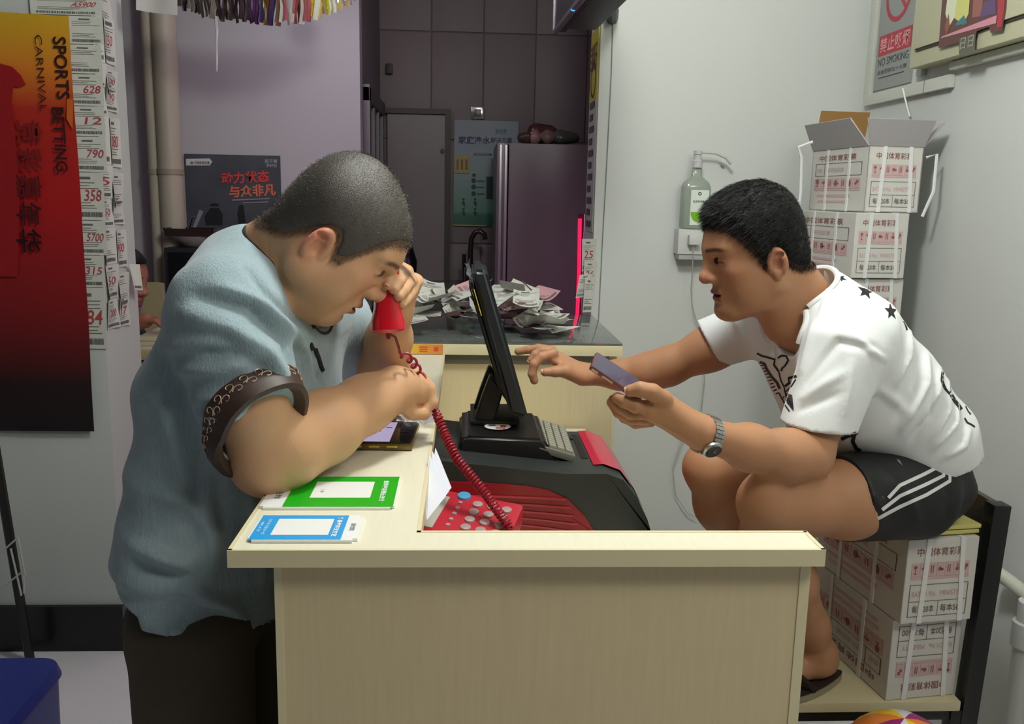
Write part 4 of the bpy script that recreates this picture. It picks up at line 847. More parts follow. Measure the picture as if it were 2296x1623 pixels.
for k_ in range(2, n_+2):
    z_ = topz-.002-k_*(CHT+.0016)
    if z_ < -.02: break
    lab = 'third carton from top in the corner stack, behind the seated man' if k_ == 2 else 'carton low in the corner stack, hidden behind the seated man'
    place(copy_thing(cA), (c2[0]+.008*((k_ % 3)-1), c2[1]+.01, max(z_, .001)), rz+.02*((k_*5) % 3), lab, g_)
# loose strap ends of the open carton
bpy.context.view_layer.update()
MB().tube([V(FL[0]+CWD+.006, 2.46, topz+.15), V(FL[0]+CWD+.03, 2.45, topz+.16), V(FL[0]+CWD+.026, 2.44, topz+.06), V(FL[0]+CWD+.004, 2.445, topz-.01)], .0045, 6).build('loose_strap', strapm, cO, True)
MB().tube([P(1822, 318, 2.6), P(1790, 330, 2.6), P(1797, 352, 2.6), P(1795, 430, 2.6), P(1786, 520, 2.6)], .0045, 6).build('loose_strap', strapm, cO, True)
# ---------------------------------------------------------- chair with two cartons as a seat
SZ = .46; ch = thing('metal_chair', 'black framed chair with pale seat board carrying two cartons', 'chair', (.85, 1.84, 0))
bx('seat_board', (.62, 1.655, SZ-.022), (1.045, 2.06, SZ), MM('seat_cream', (206, 196, 160), .5, var=.05), ch, .003)
fmk = MM('frame_black', (20, 20, 22), .4)
def bar(nm, a_, b_, w_=.016): 
    a_, b_ = np.asarray(a_, float), np.asarray(b_, float); z = nrm(b_-a_); x = nrm(np.cross(z, Y_)) if abs(z[1]) < .9 else X_; MB().obox((a_+b_)/2, np.array([x, np.cross(z, x), z]), (w_, w_, np.linalg.norm(b_-a_)/2), .003).build(nm, fmk, ch, True)
for yy in (1.675, 2.035):
    bar('leg', (.65, yy, 0), (.65, yy, SZ-.024)); bar('leg', (1.045, yy, 0), (1.045, yy, SZ-.024)); bar('back_upright', (1.066, yy, .30), (P(2238, 1130, yy)[0], yy, P(2238, 1128, yy)[2]), .018); bar('seat_rail', (.65, yy, SZ-.035), (1.05, yy, SZ-.035), .012)
uT = P(2232, 1128, 1.675); bb = nrm(V(uT[0]-1.06, 0, uT[2]-.30))
MB().obox(V(1.066, 1.855, .30)+bb*(np.linalg.norm(uT-V(1.066, 1.675, .30))-.13), np.array([np.cross(Y_, bb), Y_, bb]), (.008, .175, .13), .004).build('back_board', MM('back_board_brown', (96, 82, 68), .5), ch, True)
L0 = PZ(1985, 1572, SZ); place(cF, (*corner(L0[0], L0[1], radians(8)), SZ+.001), radians(8), 'upside down printed carton standing on the chair seat', 'cartons on the chair')
U0 = PZ(2018, 1403, SZ+CHT); cU = copy_thing(cA); place(cU, (*corner(U0[0], U0[1], radians(8)), SZ+CHT+.003), radians(8), 'printed strapped carton the seated man sits on', 'cartons on the chair')
pz_ = SZ+2*CHT+.006
for k_, (w_, s_) in enumerate(((.165, .0), (.15, .01))):
    c_ = V(cU.location.x-.012+s_, cU.location.y-.02, pz_+.011*k_); MB_ = MB().obox(c_+Z_*.005, np.array([nrm(V(1, .15, .0)), nrm(V(-.15, 1, 0)), Z_]), (w_/2+.015, .14, .0045), .004)
    tag(MB_.build('seat_pad', MM('pad_yellow', (206, 198, 120), .7), None, True), ('upper' if k_ else 'lower')+' yellow folded pad under the seated man', 'pad', 'yellow pads on the carton')
# pipe stub, standpipe and the toy ball at the lower right
tag(MB().tube([wq(2222, 1275, .05), wq(2262, 1302, .03), wq(2312, 1342, .03)], .017, 14).build('waste_pipe', MM('pipe_plastic', (190, 192, 178), .4), None, True), 'white plastic pipe sloping along the right wall', 'pipe')
sp_ = thing('stand_pipe', 'white upright pipe against the right wall at the edge', 'pipe', wq(2312, 1400, .04)*V(1, 1, 0))
c_ = wq(2306, 1400, .04); MB().lathe((c_[0], c_[1], 0), [(.026, 0), (.026, .60)], n=18).build('pipe_body', MM('pipe_white', (200, 204, 200), .4), sp_, True); MB().lathe((c_[0], c_[1], .49), [(.026, 0), (.033, .003), (.033, .06), (.026, .063)], n=18).build('pipe_collar', M['pipe_white'], sp_, True)
bt = P(2028, 1610, 1.50); rb_ = .115; bcx = V(bt[0], 1.50, bt[2]-rb_)
ball = thing('toy_ball', 'purple white and yellow striped ball below the chair', 'ball', (bcx[0], bcx[1], bcx[2]-rb_))
for k_ in range(8):
    def gore(u, v): 
        a_ = 2*pi*(k_+u)/8; b_ = -pi/2+pi*v; return bcx+rb_*V(cos(a_)*cos(b_), sin(a_)*.35+0*b_ if False else sin(a_)*cos(b_), sin(b_))
    MB().grid(gore, 4, 14).build('gore', MM('ball_%d' % (k_ % 4), [(150, 40, 110), (214, 210, 224), (232, 196, 40), (226, 130, 50)][k_ % 4], .35), ball, True)
bsz = bcx[2]-rb_; bxs = thing('storage_box', 'low dark box under the striped ball', 'box', (bcx[0], 1.5, 0))
bx('box_body', (bcx[0]-.12, 1.40, 0), (bcx[0]+.12, 1.60, bsz-.001), MM('box_dark', (30, 30, 32), .6), bxs, .004); bx('box_lid', (bcx[0]-.125, 1.395, bsz-.02), (bcx[0]+.125, 1.605, bsz-.0005), MM('box_dark2', (36, 36, 40), .5), bxs, .004)
# ---------------------------------------------------------- bin and rack at the lower left
bn = thing('storage_bin', 'blue plastic bin standing on the floor by the pillar', 'bin', (-1.1, 2.05, 0))
tr = P(150, 1470, 2.24); zb1 = tr[2]; xr = tr[0]
vs = []
def rr(x0_, y0_, x1_, y1_, r_, z_):
    out = []
    for cx2, cy2, a0_ in ((x1_-r_, y1_-r_, 0), (x0_+r_, y1_-r_, 90), (x0_+r_, y0_+r_, 180), (x1_-r_, y0_+r_, 270)):
        out += [V(cx2+r_*cos(radians(a0_+18*k_)), cy2+r_*sin(radians(a0_+18*k_)), z_) for k_ in range(6)]
    return out
rings = [(.0, 0, .05), (.0, -.002, .05), (.012, .0, .05)]
mb = MB(); R1 = rr(xr-.33, 1.88, xr-.005, 2.22, .05, 0.001); R2 = rr(xr-.35, 1.87, xr, 2.23, .055, zb1-.012); n_ = len(R1)
mb.add(R1+R2, [tuple(range(n_-1, -1, -1)), tuple(range(n_, 2*n_))]+[(i, (i+1) % n_, (i+1) % n_+n_, i+n_) for i in range(n_)]); mb.build('bin_body', MM('bin_blue', (24, 40, 120), .4), bn, True)
mb = MB(); R1 = rr(xr-.36, 1.86, xr+.006, 2.24, .06, zb1-.03); R2 = rr(xr-.35, 1.87, xr-.002, 2.23, .055, zb1); mb.add(R1+R2, [tuple(range(n_-1, -1, -1)), tuple(range(n_, 2*n_))]+[(i, (i+1) % n_, (i+1) % n_+n_, i+n_) for i in range(n_)]); mb.build('bin_lid', MM('bin_lid_blue', (28, 44, 128), .35, bump=.2, bscale=20), bn, True)
rk = thing('wire_rack', 'black leaning rack with white wire shelf beside the pillar', 'rack', P(40, 1390, 2.66)*V(1, 1, 0))
t0, t1 = P(-12, 1000, 2.62), P(52, 1388, 2.66); t2 = t1+(t1-t0)*(t1[2]/(t0[2]-t1[2]))*.98; t2[2] = .01
MB().tube([t0, t1, t2], .014, 8).build('rack_post', MM('rack_black', (26, 26, 26), .45), rk, True)
wm = MM('wire_white', (190, 190, 186), .4)
for a_, b_ in (((-10, 1250), (40, 1205)), ((-10, 1330), (52, 1280)), ((40, 1205), (56, 1290)), ((52, 1280), (54, 1330)), ((24, 1230), (48, 1335))): MB().tube([P(*a_, 2.60), P(*b_, 2.60)], .003, 6).build('rack_wire', wm, rk)
# ============================================================ implicit-surface modelling for bodies and cloth
F32 = np.float32
class Sdf:
    def __init__(s): s.p = []
    def add(s, prim, k=.02, mode='u'):
        fn, lo, hi = prim; s.p.append((fn, np.asarray(lo), np.asarray(hi), mode, k)); return s
    def apply(s, d, p, item):
        fn, lo, hi, mode, k = item; q = fn(p)
        if mode == 'u':
            if k > 0: h = np.maximum(k-np.abs(d-q), 0)/k; return np.minimum(d, q)-h*h*k*.25
            return np.minimum(d, q)
        if mode == 's':
            q = -q
            if k > 0: h = np.maximum(k-np.abs(d-q), 0)/k; return np.maximum(d, q)+h*h*k*.25
            return np.maximum(d, q)
    def eval(s, pts):
        d = np.full(len(pts), .2, F32)
        for it in s.p:
            m = it[4]+.016
            i = np.nonzero(((pts > it[1]-m) & (pts < it[2]+m)).all(1))[0]
            if len(i): d[i] = s.apply(d[i], pts[i], it)
        return d
    def bounds(s):
        u = [i for i in s.p if i[3] == 'u']; return np.min([i[1] for i in u], 0)-.02, np.max([i[2] for i in u], 0)+.02
    def mesh(s, h, lo=None, hi=None, sub=False, project=2):
        if lo is None: lo, hi = s.bounds()
        lo = np.asarray(lo); n = np.ceil((np.asarray(hi)-lo)/h).astype(int)+1
        D = np.full(n, .2, F32); ax = [lo[a]+h*np.arange(n[a]) for a in range(3)]
        for it in s.p:
            m = it[4]+.016
            a = np.clip(np.floor((it[1]-m-lo)/h).astype(int), 0, n); b = np.clip(np.ceil((it[2]+m-lo)/h).astype(int)+1, 0, n)
            if (b <= a).any(): continue
            sl = tuple(slice(a[i], b[i]) for i in range(3))
            g = np.stack(np.meshgrid(*[ax[i][sl[i]] for i in range(3)], indexing='ij'), -1).reshape(-1, 3)
            D[sl] = s.apply(D[sl].ravel(), g, it).reshape(D[sl].shape)
        v, f = surface_nets(D, lo, h)
        for _ in range(project): v = s.snap(v, h)
        if sub: v, f = subdivide(v, f); v = s.snap(v, h); v = s.snap(v, h)
        return v, f
    def grad(s, v, e=.0012):
        k = np.array([[1, -1, -1], [-1, -1, 1], [-1, 1, -1], [1, 1, 1]], float); g = np.zeros((len(v), 3))
        for kk in k: g += kk*s.eval(v+kk*e)[:, None]
        return g/(4*e)
    def snap(s, v, h):
        d = s.eval(v); g = s.grad(v); n2 = np.maximum((g*g).sum(1), .05)
        return v-np.clip(d/n2, -h*.7, h*.7)[:, None]*g
def surface_nets(D, lo, h):
    S = D < 0; nx, ny, nz = D.shape; c = np.zeros((nx-1, ny-1, nz-1), np.int8)
    for i in (0, 1):
        for j in (0, 1):
            for k in (0, 1): c += S[i:nx-1+i, j:ny-1+j, k:nz-1+k]
    act = np.argwhere((c > 0) & (c < 8)); idx = np.full(c.shape, -1, np.int32); idx[tuple(act.T)] = np.arange(len(act))
    off = np.array([[i, j, k] for i in (0, 1) for j in (0, 1) for k in (0, 1)])
    val = np.stack([D[act[:, 0]+o[0], act[:, 1]+o[1], act[:, 2]+o[2]] for o in off], 1)
    acc = np.zeros((len(act), 3)); cnt = np.zeros(len(act))
    for a in range(8):
        for b in range(a+1, 8):
            if abs(off[a]-off[b]).sum() != 1: continue
            x = (val[:, a] < 0) != (val[:, b] < 0); t = np.where(x, val[:, a]/np.where(x, val[:, a]-val[:, b], 1), 0)
            acc += np.where(x[:, None], off[a]+t[:, None]*(off[b]-off[a]), 0); cnt += x
    v = lo+h*(act+acc/cnt[:, None]); F = []
    for ax in range(3):
        o = [0, 0, 0]; o[ax] = 1; u, w = (ax+1) % 3, (ax+2) % 3
        A = S[:nx-o[0], :ny-o[1], :nz-o[2]]; B = S[o[0]:, o[1]:, o[2]:]
        e = np.argwhere(A != B); ok = (e[:, u] > 0) & (e[:, w] > 0) & (e[:, u] < D.shape[u]-1) & (e[:, w] < D.shape[w]-1); e = e[ok]
        inside = S[e[:, 0], e[:, 1], e[:, 2]]
        du = np.zeros(3, int); du[u] = 1; dw = np.zeros(3, int); dw[w] = 1
        q = np.stack([idx[tuple((e-du-dw).T)], idx[tuple((e-dw).T)], idx[tuple(e.T)], idx[tuple((e-du).T)]], 1)
        q[~inside] = q[~inside][:, ::-1]; F.append(q)
    return v, np.concatenate(F)
def subdivide(v, f):
    n = len(v); E = np.stack([f, np.roll(f, -1, 1)], 2).reshape(-1, 2); E.sort(1)
    u, inv = np.unique(E[:, 0].astype(np.int64)*n+E[:, 1], return_inverse=True); a, b = u//n, u % n
    em = (v[a]+v[b])/2; fc = v[f].mean(1); ei = inv.reshape(-1, 4)+n; ci = np.arange(len(f))+n+len(em)
    q = np.stack([np.stack([f[:, i], ei[:, i], ci, ei[:, i-1]], 1) for i in range(4)], 1).reshape(-1, 4)
    return np.concatenate([v, em, fc]), q
def np_mesh(name, v, f, col=None):
    me = bpy.data.meshes.new(name); f = np.asarray(f, np.int32); k = f.shape[1]
    me.vertices.add(len(v)); me.vertices.foreach_set('co', np.asarray(v, F32).ravel())
    me.loops.add(f.size); me.loops.foreach_set('vertex_index', f.ravel()); me.polygons.add(len(f))
    me.polygons.foreach_set('loop_start', np.arange(0, f.size, k, dtype=np.int32)); me.polygons.foreach_set('loop_total', np.full(len(f), k, np.int32))
    me.polygons.foreach_set('use_smooth', np.ones(len(f), bool)); me.update(calc_edges=True)
    if col is not None:
        a = me.color_attributes.new('Col', 'FLOAT_COLOR', 'POINT'); a.data.foreach_set('color', np.c_[col, np.ones(len(v))].astype(F32).ravel())
    return me
# primitives -> (distance function, low corner, high corner)
def cone(a, b, ra, rb):
    a, b = np.asarray(a, float), np.asarray(b, float); ab = b-a; L2 = max(ab@ab, 1e-9); R = max(ra, rb)
    def fn(p):
        t = np.clip((p-a)@ab/L2, 0, 1); return (np.sqrt((((p-a)-t[:, None]*ab)**2).sum(1))-(ra+(rb-ra)*t)).astype(F32)
    return fn, np.minimum(a, b)-R, np.maximum(a, b)+R
def ell(c, r, R=None):
    c = np.asarray(c, float); r = np.asarray(r, float); R = np.eye(3) if R is None else np.asarray(R, float)
    def fn(p):
        q = (p-c)@R.T; k0 = np.sqrt(((q/r)**2).sum(1)); k1 = np.sqrt(((q/r**2)**2).sum(1))+1e-9; return (k0*(k0-1)/k1).astype(F32)
    e = np.sqrt(((R*r[:, None])**2).sum(0)); return fn, c-e, c+e
def econe(a, b, ra, rb, side, cap=.6):
    """tapered limb of elliptical section: ra / rb = (radius along side, radius across)"""
    a, b = np.asarray(a, float), np.asarray(b, float); L = np.linalg.norm(b-a); ax = (b-a)/L
    s = nrm(np.asarray(side, float)-ax*(np.asarray(side)@ax)); w = np.cross(ax, s); ra, rb = np.asarray(ra), np.asarray(rb)
    def fn(p):
        q = p-a; t = np.clip(q@ax/L, 0, 1); rx = ra[0]+(rb[0]-ra[0])*t; ry = ra[1]+(rb[1]-ra[1])*t; rz = cap*np.minimum(rx, ry)
        u, v_, z = q@s, q@w, q@ax-t*L
        k0 = np.sqrt((u/rx)**2+(v_/ry)**2+(z/rz)**2); k1 = np.sqrt((u/rx**2)**2+(v_/ry**2)**2+(z/rz**2)**2)+1e-9
        return np.where(k0 < .02, -np.minimum(rx, ry), k0*(k0-1)/k1).astype(F32)
    R = max(ra.max(), rb.max()); return fn, np.minimum(a, b)-R, np.maximum(a, b)+R
def cut(prim, *planes):
    """keep the side of each plane (point, normal) the normal points away from"""
    fn, lo, hi = prim
    def g(p):
        d = fn(p)
        for o, n in planes: d = np.maximum(d, ((p-np.asarray(o))@nrm(n)).astype(F32))
        return d
    return g, lo, hi
def limb(S, pts, k=.015, mode='u'):
    """pts: (point, radius) chain"""
    for (a, ra), (b, rb) in zip(pts[:-1], pts[1:]): S.add(cone(a, b, ra, rb), k, mode)
def sm(x, a, b): t = np.clip((x-a)/(b-a), 0, 1); return t*t*(3-2*t)
def noise3(p, f, seed=0):
    r = np.random.default_rng(seed); o = np.zeros(len(p))
    for i in range(5):
        d = r.normal(size=3); d /= np.linalg.norm(d); o += np.sin(p@d*f*r.uniform(.6, 1.6)+r.uniform(0, 6.28))
    return o/5
# ------------------------------------------------------------ the head (x forward, y left, z up, metres)
class Head:
    def __init__(s, c, fwd, up, sc=1.0, full=0.0, lids=.002, mouth=.0016, back=.084, chin=0.0):
        fwd = nrm(fwd); up = nrm(np.asarray(up)-fwd*(np.asarray(up)@fwd)); s.R = np.array([fwd, np.cross(up, fwd), up]); s.c = np.asarray(c, float); s.sc = sc; s.full = full; s.lids = lids; s.mouth = mouth; s.back = back; s.chin = chin
    def w(s, *p): return s.c+s.sc*(s.R.T@np.array(p, float))
    def loc(s, p): return ((p-s.c)@s.R.T)/s.sc
    def E(s, c, r, rot=None): return ell(s.w(*c), np.array(r)*s.sc, s.R if rot is None else rot@s.R)
    def C(s, a, b, ra, rb): return cone(s.w(*a), s.w(*b), ra*s.sc, rb*s.sc)
    def skull(s, S):
        f = s.full
        S.add(s.E((-.090+s.back, 0, .004), (s.back, .076, .088)), 0); S.add(s.E((.022, 0, -.004), (.076, .067, .080)), .03)
        S.add(s.E((.034, 0, -.060), (.050, .056+f*.8, .066)), .03)
    def build(s, S):
        f = s.full; s.skull(S)
        for y in (-1, 1):
            S.add(s.C((.002, y*(.052+f), -.082), (.064+s.chin, y*.020, -.116), .020+f*.6, .017), .03)      # jaw line
            S.add(s.E((.054, y*.044, -.042), (.024, .020+f*.5, .018)), .022)                          # cheek bone
            S.add(s.E((.046, y*(.042+f*.6), -.074), (.026, .016+f, .026)), .03)                       # cheek
            S.add(s.C((.082, y*.010, .004), (.070, y*.044, .002), .0105, .009), .016)                 # brow
        S.add(s.E((.070+s.chin, 0, -.117), (.020, .024, .017)), .022)                                          # chin
        S.add(s.E((.074, 0, -.082), (.022, .030, .026)), .02)                                           # mouth mound
        if f: S.add(s.E((.030, 0, -.118), (.040, .040+f, .020)), .03)
        S.add(s.C((.086, 0, .0), (.103, 0, -.040), .0085, .0105), .014)                                # nose
        S.add(s.E((.107, 0, -.046), (.0125, .0125, .0115)), .010)
        for y in (-1, 1):
            S.add(s.E((.094, y*.0135, -.051), (.0125, .0085, .0085)), .007)
            S.add(s.E((.0905, y*.033, -.018), (.0105, .016, .0085)), .012, 's')                            # eye socket
            S.add(s.E((.0690, y*.032, -.0195), (.0150, .0165, .0115)), .007)                             # lids over the eyeball
            if s.lids: S.add(s.E((.083, y*.0325, -.0205), (.010, .0108, s.lids)), .0015, 's')
            S.add(s.C((.084, y*.018, -.0175), (.079, y*.046, -.0205), .0022, .0018), .004)
            S.add(s.E((.101, y*.0065, -.0575), (.006, .0036, .003)), .003, 's')
        S.add(s.E((.0925, 0, -.0765), (.0095, .021, .0058)), .006); S.add(s.E((.0905, 0, -.0895), (.0095, .0185, .0065)), .006)
        S.add(s.E((.100, 0, -.0835), (.018, .0225, s.mouth)), .002, 's')
        S.add(s.E((.0935+s.chin*.6, 0, -.1015), (.0045, .016, .0035)), .008, 's')
        for y in (-1, 1): s.ear(S, y)
    def ear(s, S, y):
        a = radians(24)*y
        def q(x, z, o=0): # ear plate coordinates, plate leans out to the rear
            return (.004+.88*x*cos(a), y*(.0735+o)-.88*x*sin(a), -.045+.88*z-.13*x)
        S.add(s.E(q(-.010, -.002), (.016, .0055, .026)), .006)
        pts = [(-.010+.0155*cos(t), -.002+.0275*sin(t)-.10*0) for t in np.linspace(-.25, pi+.95, 15)]
        for (a1, b1), (a2, b2) in zip(pts[:-1], pts[1:]): S.add(s.C(q(a1, b1, .004), q(a2, b2, .004), .0040, .0040), .006)
        S.add(s.E(q(-.008, -.026, .003), (.0080, .0048, .0090)), .006)
        S.add(s.E(q(-.006, -.002, .010), (.0085, .0085, .0115)), .003, 's'); S.add(s.E(q(-.014, .014, .0105), (.009, .0065, .006)), .003, 's')
        S.add(s.C(q(.005, -.006, .004), q(.003, .002, .005), .0048, .0035), .003)
    def hairline(s, q, pts):
        return q[:, 2]-np.interp(q[:, 0], [p[0] for p in pts], [p[1] for p in pts])
    def hair(s, pts, T, h, rough=None, fade=.02, extra=()):
        S0 = Sdf(); s.skull(S0)
        for pr, k in extra: S0.add(pr, k)
        ctr = s.c; lo, hi = ctr-.15*s.sc, ctr+.15*s.sc
        it = S0.p
        def fn(p):
            d = S0.eval(p); q = s.loc(p); m = s.hairline(q, pts)-np.maximum(np.abs(q[:, 1])-.085, 0)*2-np.maximum(-.10-q[:, 2], 0)*4; t = T*sm(m, -.004, fade)*(.75+.5*sm(q[:, 2], .0, .09))-.006*(m < .012)*(1-sm(m, -.004, .012))
            if rough is not None: t = t+rough(q)*sm(m, 0, .03)
            return (d-t).astype(F32)
        S = Sdf(); S.add((fn, lo, hi), 0); return S
def strands(v, n, cnt, length, width, lean, rr, jit=.35):
    """short tapered hairs standing on sampled surface points"""
    i = rr.integers(0, len(v), cnt); p = v[i]+rr.normal(size=(cnt, 3))*.0012; d = n[i]+lean+rr.normal(size=(cnt, 3))*jit; d /= np.linalg.norm(d, axis=1)[:, None]
    L = length*rr.uniform(.6, 1.2, cnt)[:, None]; s = np.cross(d, rr.normal(size=(cnt, 3))); s /= np.linalg.norm(s, axis=1)[:, None]
    mid = p+d*L*.55+n[i]*L*.06; tip = p+(d+(lean-n[i]*.3)*.35)*L
    V_ = np.stack([p-s*width, p+s*width, mid-s*width*.7, mid+s*width*.7, tip], 1).reshape(-1, 3); b = (np.arange(cnt)*5)[:, None]
    return V_, np.concatenate([b+[0, 1, 3], b+[0, 3, 2], b+[2, 3, 4]])
# ------------------------------------------------------------ hands
def finger(S, pts, r0, r1, k=.004):
    n = len(pts); rr_ = np.linspace(r0, r1, n)
    for i in range(n-1): S.add(cone(pts[i], pts[i+1], rr_[i], rr_[i+1]), k if i else .008)
def nail(pts, out, r, parent, m_):
    """a small nail plate on the last joint of a finger"""
    d = nrm(np.asarray(pts[-1])-np.asarray(pts[-2])); o = nrm(np.asarray(out)-d*(np.asarray(out)@d)); s = np.cross(d, o); c = np.asarray(pts[-1])+d*r*.25+o*r*.42
    mb = MB(); mb.grid(lambda u, v: c+d*r*(u-.55)*1.5+s*r*(v-.5)*1.35*(1-.25*max(0, u-.6))+o*r*(.55-.55*(2*(v-.5))**2*.9-.18*u*u), 5, 5); mb.build('fingernail', m_, parent, True)
# ------------------------------------------------------------ prints laid onto a cloth surface
from mathutils.bvhtree import BVHTree
def bvh_of(v, f): return BVHTree.FromPolygons([tuple(x) for x in v], [tuple(int(i) for i in x) for x in f])
def on_cloth(bvh, px, py, lift=.0012):
    d = Vector(nrm(ray(px, py))); h = bvh.ray_cast(Vector(CAM), d)
    if h[0] is None: return None
    return np.array(h[0]-d*lift), np.array(h[1])
def decal(name, polys, bvh, m_, parent, step=5, lift=.0015):
    bm = bmesh.new()
    for poly in polys:
        vs = [bm.verts.new((a, -b, 0)) for a, b in poly]
        try: bm.faces.new(vs)
        except ValueError: pass
    bmesh.ops.triangulate(bm, faces=bm.faces[:])
    for _ in range(5):
        e = [x for x in bm.edges if x.calc_length() > step]
        if not e: break
        bmesh.ops.subdivide_edges(bm, edges=e, cuts=1); bmesh.ops.triangulate(bm, faces=bm.faces[:])
    bad = []
    for v in bm.verts:
        h = on_cloth(bvh, v.co.x, -v.co.y, lift)
        if h is None: bad.append(v)
        else: v.co = Vector(h[0])
    bmesh.ops.delete(bm, geom=bad, context='VERTS')
    bmesh.ops.delete(bm, geom=[e for e in bm.edges if e.calc_length() > .03], context='EDGES')
    me = bpy.data.meshes.new(name); bm.to_mesh(me); bm.free(); return link(name, me, m_, parent)
def stroke(pts, w):
    """polygon of a line of width w through picture points"""
    p = np.array(pts, float); w = np.broadcast_to(np.asarray(w, float), (len(p),)); t = np.gradient(p, axis=0); t /= np.linalg.norm(t, axis=1)[:, None]+1e-9; n = np.c_[-t[:, 1], t[:, 0]]
    a, b = p+n*w[:, None]/2, p-n*w[:, None]/2
    return [[tuple(a[i]), tuple(a[i+1]), tuple(b[i+1]), tuple(b[i])] for i in range(len(p)-1)]
def folds(v, nrm_, bvh, lines):
    """raise or sink cloth along creases: lines of (picture points, width m, height m)"""
    out = np.zeros(len(v))
    for pts, w, a in lines:
        p = np.array(pts, float); seg = np.r_[0, np.cumsum(np.linalg.norm(np.diff(p, axis=0), axis=1))]; t = np.arange(0, seg[-1], 6)
        smp = np.c_[np.interp(t, seg, p[:, 0]), np.interp(t, seg, p[:, 1])]; h = []
        amp = []
        for i, (x, y) in enumerate(smp):
            r = on_cloth(bvh, x, y, 0)
            if r is not None: h.append(r[0]); amp.append(sin(pi*(i+.5)/len(smp))**.6)
        if len(h) < 2: continue
        h = np.array(h); amp = np.array(amp); lo, hi = h.min(0)-3*w, h.max(0)+3*w; i = np.nonzero(((v > lo) & (v < hi)).all(1))[0]
        if not len(i): continue
        d2 = ((v[i][:, None]-h[None])**2).sum(2); j = d2.argmin(1); d2 = d2[np.arange(len(i)), j]
        out[i] += a*amp[j]*np.exp(-d2/(w*w))
    return v+nrm_*out[:, None]
def vnormals(v, f):
    n = np.zeros_like(v); a = v[f[:, 2]]-v[f[:, 0]]; b = v[f[:, 3]]-v[f[:, 1]]; c = np.cross(a, b)
    for k in range(4): np.add.at(n, f[:, k], c)
    return n/(np.linalg.norm(n, axis=1)[:, None]+1e-12)
# ============================================================ people
def skin_mat(name, sss=.12):
    m = attr_col(mat(name, (190, 150, 115), .48, bump=.12, bscale=900, spec=.35, sss=sss)); return m
def tint(base, q, head, S_, spec):
    """skin colour per vertex in head coordinates: lips, brows, cheeks, shaved beard"""
    c = np.tile(np.array(lin(base)), (len(q), 1))
    def mixc(col, w): 
        nonlocal c; c = c*(1-w[:, None])+np.array(lin(col))*w[:, None]
    inh = (np.abs(q) < .16).all(1)*1.0
    def bl(cx, cy, cz, rx, ry, rz): return np.exp(-(((q[:, 0]-cx)/rx)**2+((np.abs(q[:, 1])-cy)/ry)**2+((q[:, 2]-cz)/rz)**2))*inh
    mixc(spec['cheek'], .40*bl(.065, .040, -.045, .04, .025, .028)); mixc(spec['cheek'], .55*bl(.11, 0, -.046, .018, .016, .016)); mixc(spec['cheek'], .65*bl(-.02, .085, -.03, .03, .014, .035))
    mixc(spec['beard'], .35*bl(.08, 0, -.115, .05, .05, .022)); mixc(spec['beard'], .30*bl(.10, 0, -.066, .02, .026, .006))
    lip = sm(np.abs(q[:, 2]+.083), .0135, .009)*sm(np.abs(q[:, 1]), .024, .016)*(q[:, 0] > .082)*inh; mixc(spec['lip'], lip*.8)
    mixc((70, 20, 20), sm(np.abs(q[:, 2]+.0835), .0022, .0008)*sm(np.abs(q[:, 1]), .024, .019)*(q[:, 0] > .072)*(q[:, 0] < .094)*inh)
    y = np.abs(q[:, 1]); arch = .0055-.22*np.maximum(y-.036, 0)+.05*np.minimum(y-.03, 0); brow = sm(np.abs(q[:, 2]-arch), .0062, .001)*sm(y, .060, .044)*sm(y, .008, .015)*(q[:, 0] > .040)*inh
    mixc(spec['brow'], brow*.85)
    lash = sm(np.abs(q[:, 2]+.0200+.06*np.maximum(y-.034, 0)), .0026, .0008)*sm(np.abs(y-.034), .0150, .009)*(q[:, 0] > .058)*(q[:, 0] < .0885)*inh; mixc((46, 24, 20), lash*spec.get('lash', .4))
    if 'hl' in spec: hm = head.hairline(q, spec['hl']); mixc(spec['brow'], spec.get('fade', .5)*sm(hm, -.016, .006)*inh*(np.abs(q[:, 1]) < .0785))
    return np.clip(c, 0, 1)
def body_mesh(name, S, h, person, material, base, head, spec, sub=True):
    v, f = S.mesh(h, sub=sub); c = tint(base, head.loc(v), head, S, spec); o = link(name, np_mesh(name, v, f, c), material, person); return o, v, f
def hole(S, a, b, ra, rb, k=.004): S.add(cone(a, b, ra, rb), k, 's')
def cloth(name, S, h, person, material, lines=(), ripple=(), amp=1.0):
    v, f = S.mesh(h, sub=False, project=2); bv = bvh_of(v, f); n = vnormals(v, f)
    if lines: v = folds(v, n, bv, [(p_, w_, a_*amp) for p_, w_, a_ in lines])
    for fr, am, sd in ripple: v = v+n*(am*noise3(v, fr, sd))[:, None]
    bv = bvh_of(v, f); o = link(name, np_mesh(name, v, f), material, person); return o, v, f, bv
# ---------------------------------------------------------- the standing man
p1 = thing('person', 'standing man in a blue linen shirt leaning on the ledge with the red handset', 'person', P(470, 1390, 1.45)*V(1, 1, 0))
lat = nrm(V(.42, .9, 0))
a = radians(45); H1 = Head(P(781, 496, 1.37), V(cos(a), .05, -sin(a)), V(sin(a), 0, cos(a)), 1.035, full=.010, lids=0, mouth=.0040, back=.072)
S = Sdf(); H1.build(S)
# neck and trunk
nk1 = [(cone(H1.w(-.016, 0, -.055), P(606, 640, 1.42), .060, .066), .03), (cone(H1.w(-.026, 0, -.030), P(576, 592, 1.43), .052, .060), .03)]
for q_ in nk1: S.add(*q_)
S.add(cone(P(520, 690, 1.29), P(690, 700, 1.58), .062, .062), .04)
S.add(econe(P(580, 720, 1.43), P(540, 880, 1.44), (.165, .09), (.17, .11), lat), .04)
S.add(econe(P(540, 880, 1.44), P(490, 1170, 1.45), (.17, .10), (.155, .075), lat), .04)
